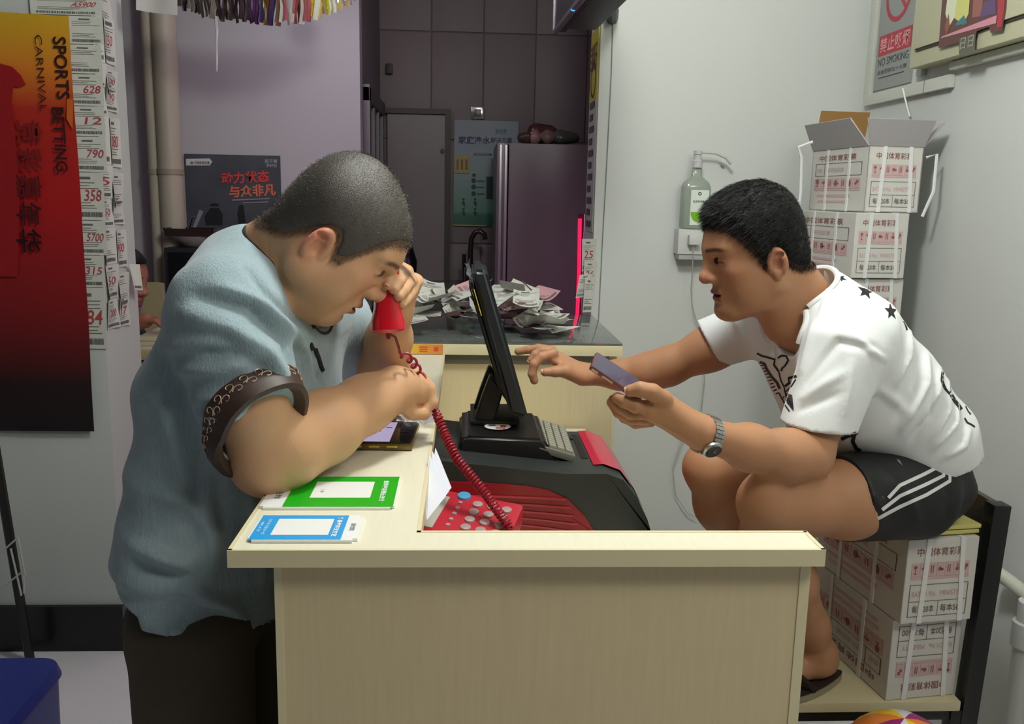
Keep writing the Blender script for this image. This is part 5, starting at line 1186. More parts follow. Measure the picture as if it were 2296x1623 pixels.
# near arm resting its elbow on the ledge
el1 = P(598, 1030, 1.275); wr1 = P(884, 872, 1.47)
limb(S, [(P(512, 705, 1.27), .058), (P(560, 900, 1.248), .050), (el1, .0475)], .03)
limb(S, [(el1, .050), (P(640, 1000, 1.29), .056), (P(725, 958, 1.345), .053), (P(820, 905, 1.42), .042), (wr1, .037)], .03)
# near hand: loose fist over the phone
def F(*pp): return [P(*q) for q in pp]
S.add(econe(wr1, P(935, 868, 1.53), (.030, .034), (.036, .030), V(.2, 1, .2)), .02)
for i, (dy, dp) in enumerate(((-.033, 0), (-.011, -3), (.011, -4), (.032, 0))):
    Y_c = 1.535+dy
    finger(S, F((934, 856+dp+3*i, Y_c), (962, 872+dp, Y_c+.012), (969, 902, Y_c+.008), (950, 924, Y_c), (930, 924, Y_c-.004)), .0115, .0085, .004)
finger(S, F((895, 905, 1.47), (922, 925, 1.485), (950, 930, 1.50)), .013, .0095, .006)
# far arm: elbow on the ledge, forearm raised, hand round the handset
el2 = P(842, 908, 1.655); wr2 = P(884, 700, 1.50)
limb(S, [(P(735, 735, 1.60), .056), (P(800, 850, 1.66), .048), (el2, .042)], .03)
limb(S, [(el2, .043), (P(858, 820, 1.60), .044), (P(872, 760, 1.55), .037), (wr2, .028)], .025)
S.add(econe(wr2, P(908, 632, 1.465), (.022, .030), (.020, .036), V(.6, -.7, 0)), .02)
fl = [F((897, 600, 1.445), (886, 606, 1.405), (876, 622, 1.375), (870, 638, 1.362)), F((913, 608, 1.45), (903, 616, 1.41), (893, 632, 1.378), (884, 648, 1.366)), F((922, 628, 1.455), (914, 636, 1.415), (904, 652, 1.385), (894, 664, 1.372)), F((924, 650, 1.46), (917, 660, 1.425), (908, 672, 1.40), (900, 682, 1.385))]
for q in fl: finger(S, q, .0105, .0082, .003)
finger(S, F((880, 672, 1.47), (860, 652, 1.46), (850, 630, 1.44)), .012, .009, .006)
hl1 = [(-.14, -.098), (-.085, -.094), (-.05, -.072), (-.03, -.046), (-.012, -.020), (.004, -.014), (.014, -.024), (.022, -.046), (.034, -.040), (.044, -.016), (.056, .010), (.070, .030), (.084, .036), (.12, .050)]
skin1 = skin_mat('skin_standing_man')
spec1 = dict(cheek=(214, 116, 104), lip=(150, 78, 72), brow=(48, 36, 30), beard=(140, 108, 88), hl=hl1, fade=.75)
b1, v1, f1 = body_mesh('body', S, .0036, p1, skin1, (206, 160, 122), H1, spec1)
nailm = MM('fingernail', (222, 172, 150), .3); nail(fl[0], V(-.3, -1, .1), .0085, p1, nailm)
# close-cropped hair
Sh = H1.hair(hl1, .0021, .004, fade=.018, extra=nk1); v, f = Sh.mesh(.004, sub=True)
m_ = H1.hairline(H1.loc(v), hl1)
hm = mat('cropped_hair', (66, 59, 51), .42, bump=.6, bscale=750, spec=1.0, var=.35, vscale=420)
hr1 = link('cropped_hair', np_mesh('cropped_hair', v, f), hm, p1)
n = vnormals(v, f); ok = m_ > .002; rr = np.random.default_rng(5)
sv, sf = strands(v[ok], n[ok], 19000, .0030, .00017, H1.R[0]*.35-H1.R[2]*.1, rr, .3)
def fade_strands(S_, v_, H_, hl_, cnt, L_, w_, lean, seed):
    q_ = H_.loc(v_); h_ = H_.hairline(q_, hl_); k_ = (h_ > -.012) & (h_ < .004) & (np.abs(q_) < .15).all(1) & (np.abs(q_[:, 1]) < .08) & (q_[:, 0] < .09); vv = v_[k_]; nn = S_.grad(vv); nn /= np.linalg.norm(nn, axis=1)[:, None]+1e-9
    r_ = np.random.default_rng(seed); p_ = np.clip(1+h_[k_]/.012, .02, 1)**1.5; i_ = r_.choice(len(vv), len(vv)*2, p=p_/p_.sum()); return strands(vv[i_], nn[i_], cnt, L_, w_, lean, r_, .3)
fv, ff = fade_strands(S, v1, H1, hl1, 5000, .0032, .00018, H1.R[0]*.35-H1.R[2]*.3, 8)
sf = np.concatenate([sf, ff+len(sv)]); sv = np.concatenate([sv, fv])
tag(link('hair_stubble', np_mesh('hair_stubble', sv, sf), MM('stubble', (44, 40, 36), .4, spec=.6), hr1), kind='stuff')
# shirt
linen = mat('blue_linen', (146, 166, 174), .85, bump=.7, bscale=420, var=.20, vscale=230, stretch=(1, 1, .14), sheen=.3)
S = Sdf()
S.add(cone(P(505, 690, 1.27), P(560, 640, 1.42), .078, .082), 0); S.add(cone(P(560, 640, 1.42), P(715, 705, 1.60), .082, .074), .05)
S.add(econe(P(590, 715, 1.43), P(550, 880, 1.44), (.18, .110), (.192, .130), lat), .05)
S.add(econe(P(550, 880, 1.44), P(505, 1040, 1.445), (.192, .128), (.185, .108), lat), .04)
S.add(econe(P(505, 1040, 1.445), P(482, 1215, 1.45), (.185, .105), (.198, .120), lat), .03)
hemn = nrm(V(-.50, .25, -1)); hem_o = P(430, 1440, 1.40)
S.add(cut(econe(P(482, 1255, 1.45), P(488, 1640, 1.47), (.188, .112), (.226, .200), lat), (P(420, 1445, 1.27), hemn)), .014)
# sleeves with their open ends
s1a, s1b = P(508, 712, 1.262), P(572, 955, 1.236); n1 = nrm(P(640, 1035, 1.20)-P(560, 940, 1.24)+V(0, -.01, 0)); c1 = P(573, 963, 1.232)
S.add(cut(econe(s1a, s1b+nrm(s1b-s1a)*.06, (.074, .082), (.060, .065), V(0, 1, 0)), (c1, n1)), .025)
S.add(cut(econe(c1-n1*.05, c1+n1*.06, (.049, .053), (.051, .055), V(0, 1, 0)), (c1-n1*.035, -n1)), .004, 's')
s2a, s2b = P(742, 725, 1.595), P(800, 838, 1.665); n2 = nrm(s2b-s2a+V(.02, 0, .01)); c2_ = P(795, 822, 1.662)
S.add(cut(econe(s2a, s2b+nrm(s2b-s2a)*.05, (.070, .074), (.064, .064), V(0, 1, 0)), (c2_, n2)), .025)
S.add(cut(econe(c2_-n2*.05, c2_+n2*.06, (.052, .052), (.054, .054), V(0, 1, 0)), (c2_-n2*.03, -n2)), .004, 's')
# neck opening and open hem
S.add(cone(P(640, 600, 1.41), P(597, 655, 1.425), .082, .072), .008, 's'); S.add(cone(P(720, 690, 1.40), P(640, 660, 1.41), .035, .060), .008, 's')
S.add(cut(econe(P(482, 1330, 1.45), P(490, 1720, 1.47), (.188, .116), (.222, .200), lat), (P(420, 1445, 1.27)-hemn*.025, -hemn)), .006, 's')
L1 = [([(345, 780), (470, 770), (560, 800)], .012, .006), ([(400, 700), (520, 735), (600, 790), (655, 870)], .013, .009), ([(430, 660), (560, 690), (640, 760), (660, 850)], .010, -.007), ([(490, 640), (600, 690), (680, 780), (700, 860)], .011, .006),
      ([(395, 830), (480, 830), (590, 800)], .010, .007), ([(430, 900), (520, 890), (600, 860)], .009, .006), ([(420, 780), (520, 790), (620, 840)], .009, -.005), ([(440, 930), (500, 940), (560, 915)], .008, .006), ([(450, 955), (520, 950)], .008, -.005),
      ([(295, 1258), (360, 1286), (430, 1308)], .013, -.006), ([(285, 1215), (370, 1250), (440, 1275)], .014, .009), ([(400, 1310), (480, 1345), (560, 1400)], .012, .008), ([(330, 1100), (420, 1120), (470, 1200), (480, 1290)], .014, .006),
      ([(480, 1050), (500, 1150), (510, 1230)], .012, -.004), ([(360, 900), (400, 1000), (420, 1100)], .016, .007), ([(450, 1000), (440, 1100), (430, 1200)], .014, -.006), ([(250, 1370), (330, 1400), (430, 1420)], .010, .006), ([(560, 1100), (575, 1200), (590, 1300)], .012, .006), ([(620, 700), (680, 760), (720, 850)], .009, .005), ([(660, 720), (700, 800), (720, 870)], .007, -.005), ([(550, 600), (600, 660), (660, 720)], .008, -.004)]
sh1, vs1, fs1, bv1 = cloth('linen_shirt', S, .0042, p1, linen, L1, ((38, .0026, 1), (95, .0014, 2)), 1.9)
# patterned trim bands round both sleeve ends, laid on the cloth itself
def band(c, n, side, w, m_, name):
    n = nrm(n); s = nrm(np.asarray(side)-n*(np.asarray(side)@n)); t = np.cross(n, s); N = 64; zs = np.linspace(-w, -.005, 4); Rr = np.zeros((4, N))
    for a_, z in enumerate(zs):
        for i in range(N):
            th = 2*pi*i/N; d = Vector(s*cos(th)+t*sin(th)); o = Vector(c+n*z); h = bv1.ray_cast(o, d)
            if h[0] is None: Rr[a_, i] = np.nan; continue
            r1 = (h[0]-o).length; h2 = bv1.ray_cast(o+d*(r1+.0015), d); r2 = r1+.0015+h2[3] if h2[0] is not None else r1+.012; Rr[a_, i] = min(r2, r1+.042) if r1 < .085 else np.nan
    for a_ in range(4):
        k = ~np.isnan(Rr[a_]); Rr[a_] = np.interp(np.arange(N), np.nonzero(k)[0], Rr[a_][k]) if k.any() else .07
        Rr[a_] = np.array([np.median(Rr[a_].take(range(i-2, i+3), mode='wrap')) for i in range(N)]); Rr[a_] = np.array([np.mean(Rr[a_].take(range(i-2, i+3), mode='wrap')) for i in range(N)])
    def fn(th, z, o):
        x = (th/(2*pi) % 1)*N; i0 = int(x) % N; f_ = x-int(x); y_ = np.clip((z-zs[0])/(zs[-1]-zs[0])*3, 0, 2.999); j0 = int(y_); g = y_-j0
        r = (Rr[j0, i0]*(1-f_)+Rr[j0, (i0+1) % N]*f_)*(1-g)+(Rr[j0+1, i0]*(1-f_)+Rr[j0+1, (i0+1) % N]*f_)*g
        return c+n*z+(s*cos(th)+t*sin(th))*(r+o)
    prof = [(-w, .0005), (-w+.001, .0054), (-w*.5, .0058), (0, .0054), (.006, .0035), (.007, -.004), (.001, -.015)]; vs = []; fs = []
    for i in range(N):
        for z, o in prof: vs.append(fn(2*pi*i/N, z, o)+n*max(z, 0))
    k = len(prof)
    for i in range(N):
        for j in range(k): fs.append((i*k+j, ((i+1) % N)*k+j, ((i+1) % N)*k+(j+1) % k, i*k+(j+1) % k))
    return MB().add(vs, fs).build(name, m_, p1, True), fn
trim = MM('trim_brown', (66, 48, 42), .5); gold = MM('trim_gold', (196, 172, 150), .4, metal=.3)
def swirls(fn, w, cnt, parent):
    mb = MB()
    for i in range(cnt):
        th0 = 2*pi*i/cnt; z0 = -w*.35 if i % 2 else -w*.70; sg_ = 1 if i % 2 else -1
        sp_ = [fn(th0+(.0016+.0052*t_)*cos(sg_*5.5*t_+.6)/.07, z0+(.0016+.0052*t_)*sin(sg_*5.5*t_+.6)*.9, .0064) for t_ in np.linspace(0, 1, 9)]; mb.tube(sp_, .0008, 4, False)
    mb.build('scroll_embroidery', gold, parent, True)
bo_, fn1 = band(c1, n1, V(0, 1, 0), .026, trim, 'sleeve_trim'); swirls(fn1, .026, 56, bo_)
bo_, fn2 = band(c2_, n2, V(0, 1, 0), .024, trim, 'sleeve_trim'); swirls(fn2, .024, 44, bo_)
# cord round the neck and knotted buttons
def rim(S_, A_, B_, r_, name, m_, person, N=90):
    """edge tube round a neck opening cut by cone A_ (and not lying inside the second opening B_)"""
    U = Sdf(); U.p = [i for i in S_.p if i[3] == 'u']; a_, b_, ra_, rb_ = A_; a_, b_ = np.asarray(a_), np.asarray(b_); ax = nrm(b_-a_); u_ = nrm(np.cross(ax, Y_)); w_ = np.cross(ax, u_); L_ = np.linalg.norm(b_-a_); out = []; oth = cone(*B_)[0]
    ts = np.linspace(1.25, -.6, 150)
    for i in range(N):
        th = 2*pi*i/N; pts = np.array([a_+ax*(t_*L_)+(u_*cos(th)+w_*sin(th))*(ra_+(rb_-ra_)*min(max(t_, 0), 1)+.0015) for t_ in ts]); ins = (U.eval(pts) < 0)
        k_ = np.nonzero(ins)[0]; q_ = pts[k_[-1]] if len(k_) else None; out.append(q_ if q_ is not None and oth(q_[None])[0] > .001 else None)
    bad = [i for i in range(N) if out[i] is None]
    if bad: s_ = bad[0]; out = out[s_:]+out[:s_]
    runs = [[]]
    for q_ in out:
        if q_ is None: runs.append([])
        else: runs[-1].append(q_)
    for rn in runs:
        if len(rn) < 8: continue
        sm_ = [np.mean(rn[max(0, i-2):i+3], 0) for i in range(len(rn))]
        if not bad: sm_ = sm_+sm_[:1]
        if max(np.linalg.norm(sm_[i+1]-sm_[i]) for i in range(len(sm_)-1)) > .04: continue
        MB().tube(sm_, r_, 8).build(name, m_, person, True)
n1a, n1b = (P(640, 600, 1.41), P(597, 655, 1.425), .082, .072), (P(720, 690, 1.40), P(640, 660, 1.41), .035, .060)
cdm = MM('cord_dark', (34, 24, 20), .5); rim(S, n1a, n1b, .0026, 'neck_cord', cdm, p1); rim(S, n1b, n1a, .0026, 'neck_cord', cdm, p1)
bkm = MM('knot_button', (24, 26, 32), .5)
for pts in ([(696, 712), (698, 722), (702, 732)], [(697, 772), (702, 782)], [(708, 784), (712, 795), (716, 806), (720, 820), (724, 830)]):
    q = [on_cloth(bv1, x, y, .0035) for x, y in pts]; q = [z[0] for z in q if z is not None]
    if len(q) > 1: MB().tube(q, .0038, 6).build('knot_button', bkm, p1, True)
# trousers
S = Sdf(); xt = P(476, 1420, 1.46)
S.add(econe(V(xt[0], 1.45, .88), V(xt[0]+.01, 1.45, .78), (.140, .080), (.165, .110), lat), 0)
S.add(econe(V(xt[0]-.01, 1.36, .80), V(xt[0]+.01, 1.36, .04), (.090, .105), (.085, .085), lat), .03); S.add(econe(V(xt[0]+.05, 1.54, .80), V(xt[0]+.04, 1.56, .04), (.090, .105), (.085, .085), lat), .03)
tr1 = cloth('trousers', S, .007, p1, mat('dark_cotton', (74, 65, 52), .85, bump=.4, bscale=300, stretch=(6, 6, .5), var=.12, vscale=60), (), ((26, .006, 3),))
for yy, dx in ((1.36, .01), (1.56, .04)):
    S = Sdf(); S.add(ell((xt[0]+dx+.05, yy-.01, .035), (.13, .048, .036)), 0); S.add(ell((xt[0]+dx, yy, .06), (.05, .045, .05)), .03); v, f = S.mesh(.008); link('shoe', np_mesh('shoe', v, f), MM('shoe_dark', (26, 24, 24), .4), p1)

# ---------------------------------------------------------- the seated man
p2 = thing('person', 'seated man in a white eagle shirt and black shorts holding a phone', 'person', P(2060, 1100, 1.76)*V(1, 1, 0)+V(0, 0, SZ+2*CHT+.03))
lat2 = nrm(V(-.44, .9, 0)); a = radians(17)
H2 = Head(P(1689, 535, 1.69), V(-cos(a), -.06, -sin(a)), V(-sin(a), 0, cos(a)), 1.005, full=.002, lids=0, mouth=.0034, back=.080, chin=.012)
S = Sdf(); H2.build(S)
nk2 = [(cone(H2.w(-.026, 0, -.055), P(1792, 668, 1.71), .056, .060), .03)]; S.add(*nk2[0]); S.add(cone(H2.w(-.012, 0, -.085), P(1765, 715, 1.70), .046, .05), .03)
S.add(cone(P(1895, 775, 1.60), P(1735, 715, 1.84), .055, .055), .04)
S.add(econe(P(1860, 740, 1.72), P(1945, 880, 1.74), (.16, .09), (.15, .10), lat2), .04); S.add(econe(P(1935, 880, 1.74), P(2035, 1065, 1.76), (.14, .09), (.14, .085), lat2), .04)
# near arm with the phone
e2 = P(1808, 1022, 1.53); w2_ = P(1576, 972, 1.40)
limb(S, [(P(1895, 790, 1.59), .053), (P(1852, 900, 1.562), .046), (e2, .0425)], .03)
limb(S, [(e2, .043), (P(1760, 1022, 1.50), .044), (P(1680, 1003, 1.45), .037), (w2_, .0255)], .025)
S.add(econe(w2_, P(1462, 903, 1.405), (.024, .026), (.040, .022), V(.3, 1, .5)), .02)
S.add(cone(P(1540, 955, 1.39), P(1480, 900, 1.385), .022, .019), .015)
q0 = F((1488, 893, 1.372), (1462, 879, 1.362), (1436, 873, 1.362), (1414, 876, 1.366)); finger(S, q0, .0135, .0100, .008)
q1 = F((1452, 912, 1.38), (1425, 910, 1.372), (1400, 900, 1.375), (1384, 892, 1.382)); finger(S, q1, .0125, .0092, .003)
q2_ = F((1450, 925, 1.405), (1415, 926, 1.40), (1390, 912, 1.405), (1376, 897, 1.415)); finger(S, q2_, .0122, .0092, .003)
q3 = F((1452, 938, 1.43), (1416, 938, 1.43), (1388, 924, 1.435), (1372, 902, 1.445)); finger(S, q3, .0118, .009, .003)
q4 = F((1458, 944, 1.45), (1425, 948, 1.455), (1400, 936, 1.46), (1386, 920, 1.465)); finger(S, q4, .0105, .0085, .003)
# far arm reaching to the screen
e3 = P(1496, 822, 1.93); w3 = P(1318, 840, 1.99)
limb(S, [(P(1735, 728, 1.85), .054), (P(1590, 782, 1.90), .045), (e3, .040)], .03)
limb(S, [(e3, .040), (P(1450, 834, 1.945), .039), (P(1390, 840, 1.965), .031), (w3, .0235)], .025)
S.add(econe(w3, P(1240, 800, 2.0), (.028, .018), (.036, .016), V(.1, 1, .1)), .02)
S.add(cone(P(1305, 846, 1.965), P(1268, 832, 1.955), .019, .016), .014)
r0_ = F((1272, 830, 1.955), (1246, 833, 1.95), (1222, 834, 1.948)); finger(S, r0_, .0125, .0098, .008)
r1_ = F((1240, 792, 1.975), (1214, 800, 1.965), (1198, 816, 1.96), (1193, 838, 1.96), (1198, 853, 1.962)); finger(S, r1_, .0115, .0092, .003)
r2_ = F((1236, 786, 2.0), (1214, 786, 1.998), (1200, 795, 1.995), (1191, 807, 1.993)); finger(S, r2_, .0112, .0088, .003)
r3_ = F((1236, 785, 2.022), (1208, 781, 2.03), (1184, 784, 2.035), (1162, 788, 2.04)); finger(S, r3_, .011, .0088, .003)
r4_ = F((1240, 792, 2.045), (1216, 790, 2.055), (1196, 795, 2.06)); finger(S, r4_, .010, .008, .003)
# legs: knees raised, feet on the seat board
k1 = P(1722, 1128, 1.53); an1 = P(1838, 1462, 1.73); k2 = P(1590, 1048, 1.72); an2 = P(1745, 1430, 1.90)
limb(S, [(P(2030, 1100, 1.66), .083), (P(1900, 1118, 1.59), .072), (P(1790, 1128, 1.55), .058), (k1, .050)], .03)
limb(S, [(k1, .050), (P(1722, 1200, 1.57), .046), (P(1775, 1300, 1.65), .046), (P(1815, 1400, 1.71), .036), (an1, .032)], .03)
S.add(ell(P(1706, 1112, 1.50), (.032, .034, .038)), .03)
limb(S, [(P(1985, 1060, 1.88), .085), (P(1800, 1045, 1.80), .066), (P(1660, 1040, 1.75), .054), (k2, .047)], .03)
limb(S, [(k2, .047), (P(1618, 1130, 1.75), .052), (P(1680, 1260, 1.82), .047), (P(1725, 1380, 1.88), .036), (an2, .032)], .03)
ft1 = PZ(1858, 1520, SZ+.05); tz = SZ+.045
S.add(cone(V(an1[0]+.012, an1[1]+.01, tz+.004), V(an1[0]-.13, an1[1]-.05, tz-.006), .030, .026), .03); S.add(cone(an1, V(an1[0], an1[1], tz+.01), .031, .032), .02)
for i in range(5): S.add(cone(V(an1[0]-.125, an1[1]-.075+.014*i, tz-.008), V(an1[0]-.165+.005*i, an1[1]-.083+.0145*i, tz-.012), .012, .010-.0006*i), .008)
S.add(cone(V(an2[0]+.012, an2[1]+.01, tz+.004), V(an2[0]-.13, an2[1]-.03, tz-.006), .030, .026), .03); S.add(cone(an2, V(an2[0], an2[1], tz+.01), .031, .032), .02)
for i in range(5): S.add(cone(V(an2[0]-.125, an2[1]-.055+.014*i, tz-.008), V(an2[0]-.165+.005*i, an2[1]-.063+.0145*i, tz-.012), .012, .010-.0006*i), .008)
hl2 = [(-.14, -.074), (-.09, -.078), (-.06, -.074), (-.036, -.062), (-.022, -.030), (-.006, -.012), (.006, -.040), (.016, -.046), (.026, -.022), (.038, -.002), (.050, .020), (.064, .038), (.080, .046), (.12, .054)]
skin2 = skin_mat('skin_seated_man')
spec2 = dict(lash=.75, cheek=(176, 110, 92), lip=(122, 66, 64), brow=(36, 28, 24), beard=(110, 82, 68), hl=hl2, fade=.6)
S2_ = S
b2, v2, f2 = body_mesh('body', S, .0038, p2, skin2, (180, 132, 98), H2, spec2)
nail(r0_, V(-.1, -.5, 1), .0098, p2, nailm); nail(q0, V(-.2, -.6, 1), .0100, p2, nailm); nail(r2_, V(-.8, -.2, .4), .0088, p2, nailm)
# hair
def tuft(q): return -.0008*np.sin(q[:, 0]*150+q[:, 2]*60+3*np.sin(q[:, 1]*70))*np.sin(q[:, 1]*160+q[:, 0]*60)+.0010*noise3(q, 220, 3)+.004*sm(q[:, 0], .02, .085)*sm(q[:, 2], .035, .075)
Sh = H2.hair(hl2, .0115, .004, tuft, fade=.035, extra=nk2); v, f = Sh.mesh(.004, sub=True)
hr2 = link('black_hair', np_mesh('black_hair', v, f), mat('black_hair', (14, 14, 14), .5, bump=.9, bscale=380, spec=.35), p2)
n = vnormals(v, f); m_ = H2.hairline(H2.loc(v), hl2); ok = m_ > .004
sv, sf = strands(v[ok], n[ok], 19000, .0120, .00028, H2.R[0]*1.5-H2.R[2]*.45, np.random.default_rng(6), .22)
fv, ff = fade_strands(S2_, v2, H2, hl2, 5000, .006, .00022, H2.R[0]*.8-H2.R[2]*.7, 9); sf = np.concatenate([sf, ff+len(sv)]); sv = np.concatenate([sv, fv])
tag(link('hair_strands', np_mesh('hair_strands', sv, sf), MM('strand_black', (12, 12, 13), .5, spec=.3), hr2), kind='stuff')
# white shirt
tee = mat('white_cotton', (226, 230, 230), .85, bump=.15, bscale=700, sheen=.2)
S = Sdf()
S.add(cone(P(1895, 775, 1.605), P(1825, 685, 1.72), .070, .066), 0); S.add(cone(P(1825, 685, 1.72), P(1725, 722, 1.85), .066, .066), .05)
S.add(econe(P(1845, 749, 1.715), P(1920, 886, 1.735), (.168, .118), (.165, .142), lat2), .05)
S.add(econe(P(1930, 880, 1.735), P(2018, 985, 1.75), (.165, .130), (.165, .120), lat2), .04)
hemn2 = nrm(P(2060, 1150, 1.75)-P(2035, 1010, 1.75)); hc2 = P(2046, 1016, 1.75)
S.add(cut(econe(P(2012, 975, 1.75), P(2072, 1120, 1.76), (.164, .116), (.160, .100), lat2), (hc2, hemn2)), .03)
t1a, t1b = P(1893, 785, 1.59), P(1842, 935, 1.556); tn1 = nrm(V(-.10, -.02, -1)); tc1 = P(1838, 955, 1.550)
S.add(cut(econe(t1a, t1b+nrm(t1b-t1a)*.05, (.072, .076), (.064, .066), V(0, 1, 0)), (tc1, tn1)), .02)
S.add(cut(econe(tc1-tn1*.04, tc1+tn1*.05, (.053, .0555), (.056, .058), V(0, 1, 0)), (tc1-tn1*.03, -tn1)), .003, 's')
t2a, t2b = P(1735, 722, 1.85), P(1597, 768, 1.895); tn2 = nrm(V(-.80, .18, -.50)); tc2 = P(1592, 772, 1.895)
S.add(cut(econe(t2a, t2b+nrm(t2b-t2a)*.05, (.062, .066), (.052, .054), V(0, 1, 0)), (tc2, tn2)), .02)
S.add(cut(econe(tc2-tn2*.04, tc2+tn2*.05, (.045, .047), (.048, .050), V(0, 1, 0)), (tc2-tn2*.03, -tn2)), .003, 's')
S.add(cone(P(1770, 600, 1.70), P(1800, 690, 1.715), .085, .070), .006, 's'); S.add(cone(P(1735, 700, 1.66), P(1775, 745, 1.66), .05, .045), .006, 's')
S.add(cut(econe(P(2030, 1010, 1.75), P(2090, 1140, 1.76), (.156, .106), (.155, .100), lat2), (hc2-hemn2*.025, -hemn2)), .004, 's')
L2 = [([(1800, 870), (1850, 800), (1880, 765), (1960, 780), (1985, 810)], .009, -.007), ([(1830, 700), (1810, 780), (1790, 850)], .010, .005), ([(1925, 760), (1975, 800), (1990, 810)], .007, .007), ([(2040, 740), (2035, 800), (2000, 880)], .009, .007), ([(2080, 790), (2075, 860), (2020, 970)], .009, .009), ([(2108, 820), (2100, 880), (2060, 960)], .008, .007), ([(2125, 850), (2125, 920), (2085, 1000)], .008, .006),
      ([(2145, 900), (2140, 950), (2090, 1010)], .008, .008), ([(2175, 960), (2160, 1000), (2110, 1030)], .008, .006), ([(2060, 800), (2050, 880), (2010, 940)], .009, -.006), ([(2095, 860), (2085, 930), (2040, 1000)], .008, -.006), ([(1790, 900), (1850, 860), (1900, 830)], .009, .005), ([(1785, 925), (1840, 900), (1890, 880)], .008, -.004), ([(1910, 800), (1900, 880), (1890, 940)], .010, .004), ([(1970, 870), (2010, 900), (2040, 930)], .010, .005), ([(1640, 700), (1660, 740), (1690, 780)], .009, .005), ([(1700, 700), (1710, 740), (1720, 770)], .007, .005), ([(1740, 740), (1735, 780), (1740, 830)], .007, -.004), ([(1850, 590), (1860, 650), (1830, 740)], .007, .005)]
te, vt, ft, bvt = cloth('white_shirt', S, .0042, p2, tee, L2, ((30, .0022, 7), (80, .0006, 8)), 1.5)
n2a, n2b = (P(1770, 600, 1.70), P(1800, 690, 1.715), .085, .070), (P(1735, 700, 1.66), P(1775, 745, 1.66), .05, .045)
rim(S, n2a, n2b, .0058, 'collar_rib', tee, p2); rim(S, n2b, n2a, .0058, 'collar_rib', tee, p2)
# printed stars, the number on the back and the winged emblem on the chest
ink = MM('shirt_ink', (26, 26, 28), .7)
def star(cx, cy, r, rot, sq=1.0, sk=0):
    o = []
    for i in range(10):
        R_ = r if i % 2 == 0 else r*.42; t = rot+pi*i/5; x, y = R_*cos(t), R_*sin(t)*sq; o.append((cx+x, cy+y+sk*x))
    return [[(cx, cy), o[i-1], o[i], o[(i+1) % 10]] for i in range(0, 10, 2)]
for args in ((1941, 653, 19, -.25, .9, .25), (1998, 698, 15, -.5, 1.3, .35), (1886, 623, 13, .2, .6, .25)): decal('star_print', star(*args), bvt, ink, p2, 4)
tag(decal('star_print', stroke([(2022, 708), (2030, 726), (2036, 722), (2040, 734)], 5)+stroke([(2030, 726), (2034, 740)], 4)+stroke([(2040, 706), (2048, 722), (2052, 730)], 6), bvt, ink, p2, 4), kind='stuff')
num = [[(a_-7, b_+2) for a_, b_ in q_] for q_ in stroke([(2121, 830), (2119, 850), (2126, 868), (2136, 880), (2141, 868), (2138, 848), (2130, 835), (2121, 830)], 6)+stroke([(2140, 882), (2148, 896), (2156, 906), (2163, 916)], 8)+stroke([(2138, 858), (2144, 866), (2150, 876)], 5)+stroke([(2170, 935), (2176, 945), (2186, 950), (2193, 955)], 4)+stroke([(2172, 908), (2178, 920), (2184, 927)], 3)]
tag(decal('number_print', num, bvt, ink, p2, 4), kind='stuff')
wing = stroke([(1689, 792), (1700, 798), (1716, 802), (1729, 806), (1727, 818), (1738, 833)], 4.5)+stroke([(1695, 812), (1706, 815), (1711, 828), (1722, 845), (1734, 858), (1740, 872)], 6)
for i in range(10):
    t_ = i/9; x0, y0 = np.interp(t_, [0, .4, 1], [1709, 1718, 1737]), np.interp(t_, [0, .4, 1], [818, 842, 880]); x1, y1 = np.interp(t_, [0, .3, 1], [1693, 1697, 1731]), np.interp(t_, [0, .3, 1], [820, 838, 884]); wing += stroke([(x1, y1), (x0, y0)], 3.2)
wing += stroke([(1736, 803), (1744, 797), (1755, 798), (1759, 808), (1752, 820), (1745, 826), (1744, 832)], 4.5)+stroke([(1738, 833), (1742, 852), (1750, 868), (1752, 880)], 3)+stroke([(1778, 843), (1760, 848), (1762, 858), (1752, 866)], 6)+stroke([(1776, 850), (1766, 866), (1754, 878)], 3)+stroke([(1738, 880), (1746, 896), (1750, 888)], 3.5)
for i in range(6): wing += stroke([(1752+3*i, 880+1.0*i), (1758+2.5*i, 905+3*i)], 2.4)
wing += stroke([(1745, 892), (1752, 908), (1762, 922)], 3)
wing = [[(a_+8, b_) for a_, b_ in q_] for q_ in wing]
tag(decal('winged_emblem', wing, bvt, ink, p2, 4), kind='stuff')
tag(decal('side_print', stroke([(1886, 985), (1900, 978), (1912, 975), (1922, 970)], 8)+stroke([(1916, 972), (1912, 990), (1920, 1006), (1930, 1012)], 9), bvt, ink, p2, 4), kind='stuff')
# shorts
S = Sdf(); shm = mat('black_sport_cloth', (20, 20, 22), .6, bump=.2, bscale=500)
S.add(econe(P(2010, 1010, 1.755), P(2040, 1092, 1.76), (.148, .098), (.144, .100), lat2), 0)
hn = nrm(P(1900, 1118, 1.59)-P(2050, 1105, 1.66)+V(0, 0, -.02)); hcn = P(1888, 1112, 1.585)
S.add(cut(econe(P(2055, 1100, 1.665), P(1850, 1118, 1.575), (.094, .094), (.080, .082), V(0, 1, 0)), (hcn, hn)), .03)
S.add(cut(cone(P(1940, 1110, 1.62), P(1830, 1120, 1.57), .074, .074), (hcn-hn*.03, -hn)), .004, 's')
hf = nrm(P(1800, 1045, 1.80)-P(1985, 1060, 1.88)); hcf = P(1730, 1040, 1.775)
S.add(cut(econe(P(2000, 1065, 1.87), P(1700, 1042, 1.765), (.095, .095), (.074, .076), V(0, 1, 0)), (hcf, hf)), .03)
S.add(cut(cone(P(1760, 1044, 1.79), P(1690, 1040, 1.76), .064, .064), (hcf-hf*.03, -hf)), .004, 's')
S.add(ell(P(2034, 1094, 1.76), (.092, .13, .068)), .03)
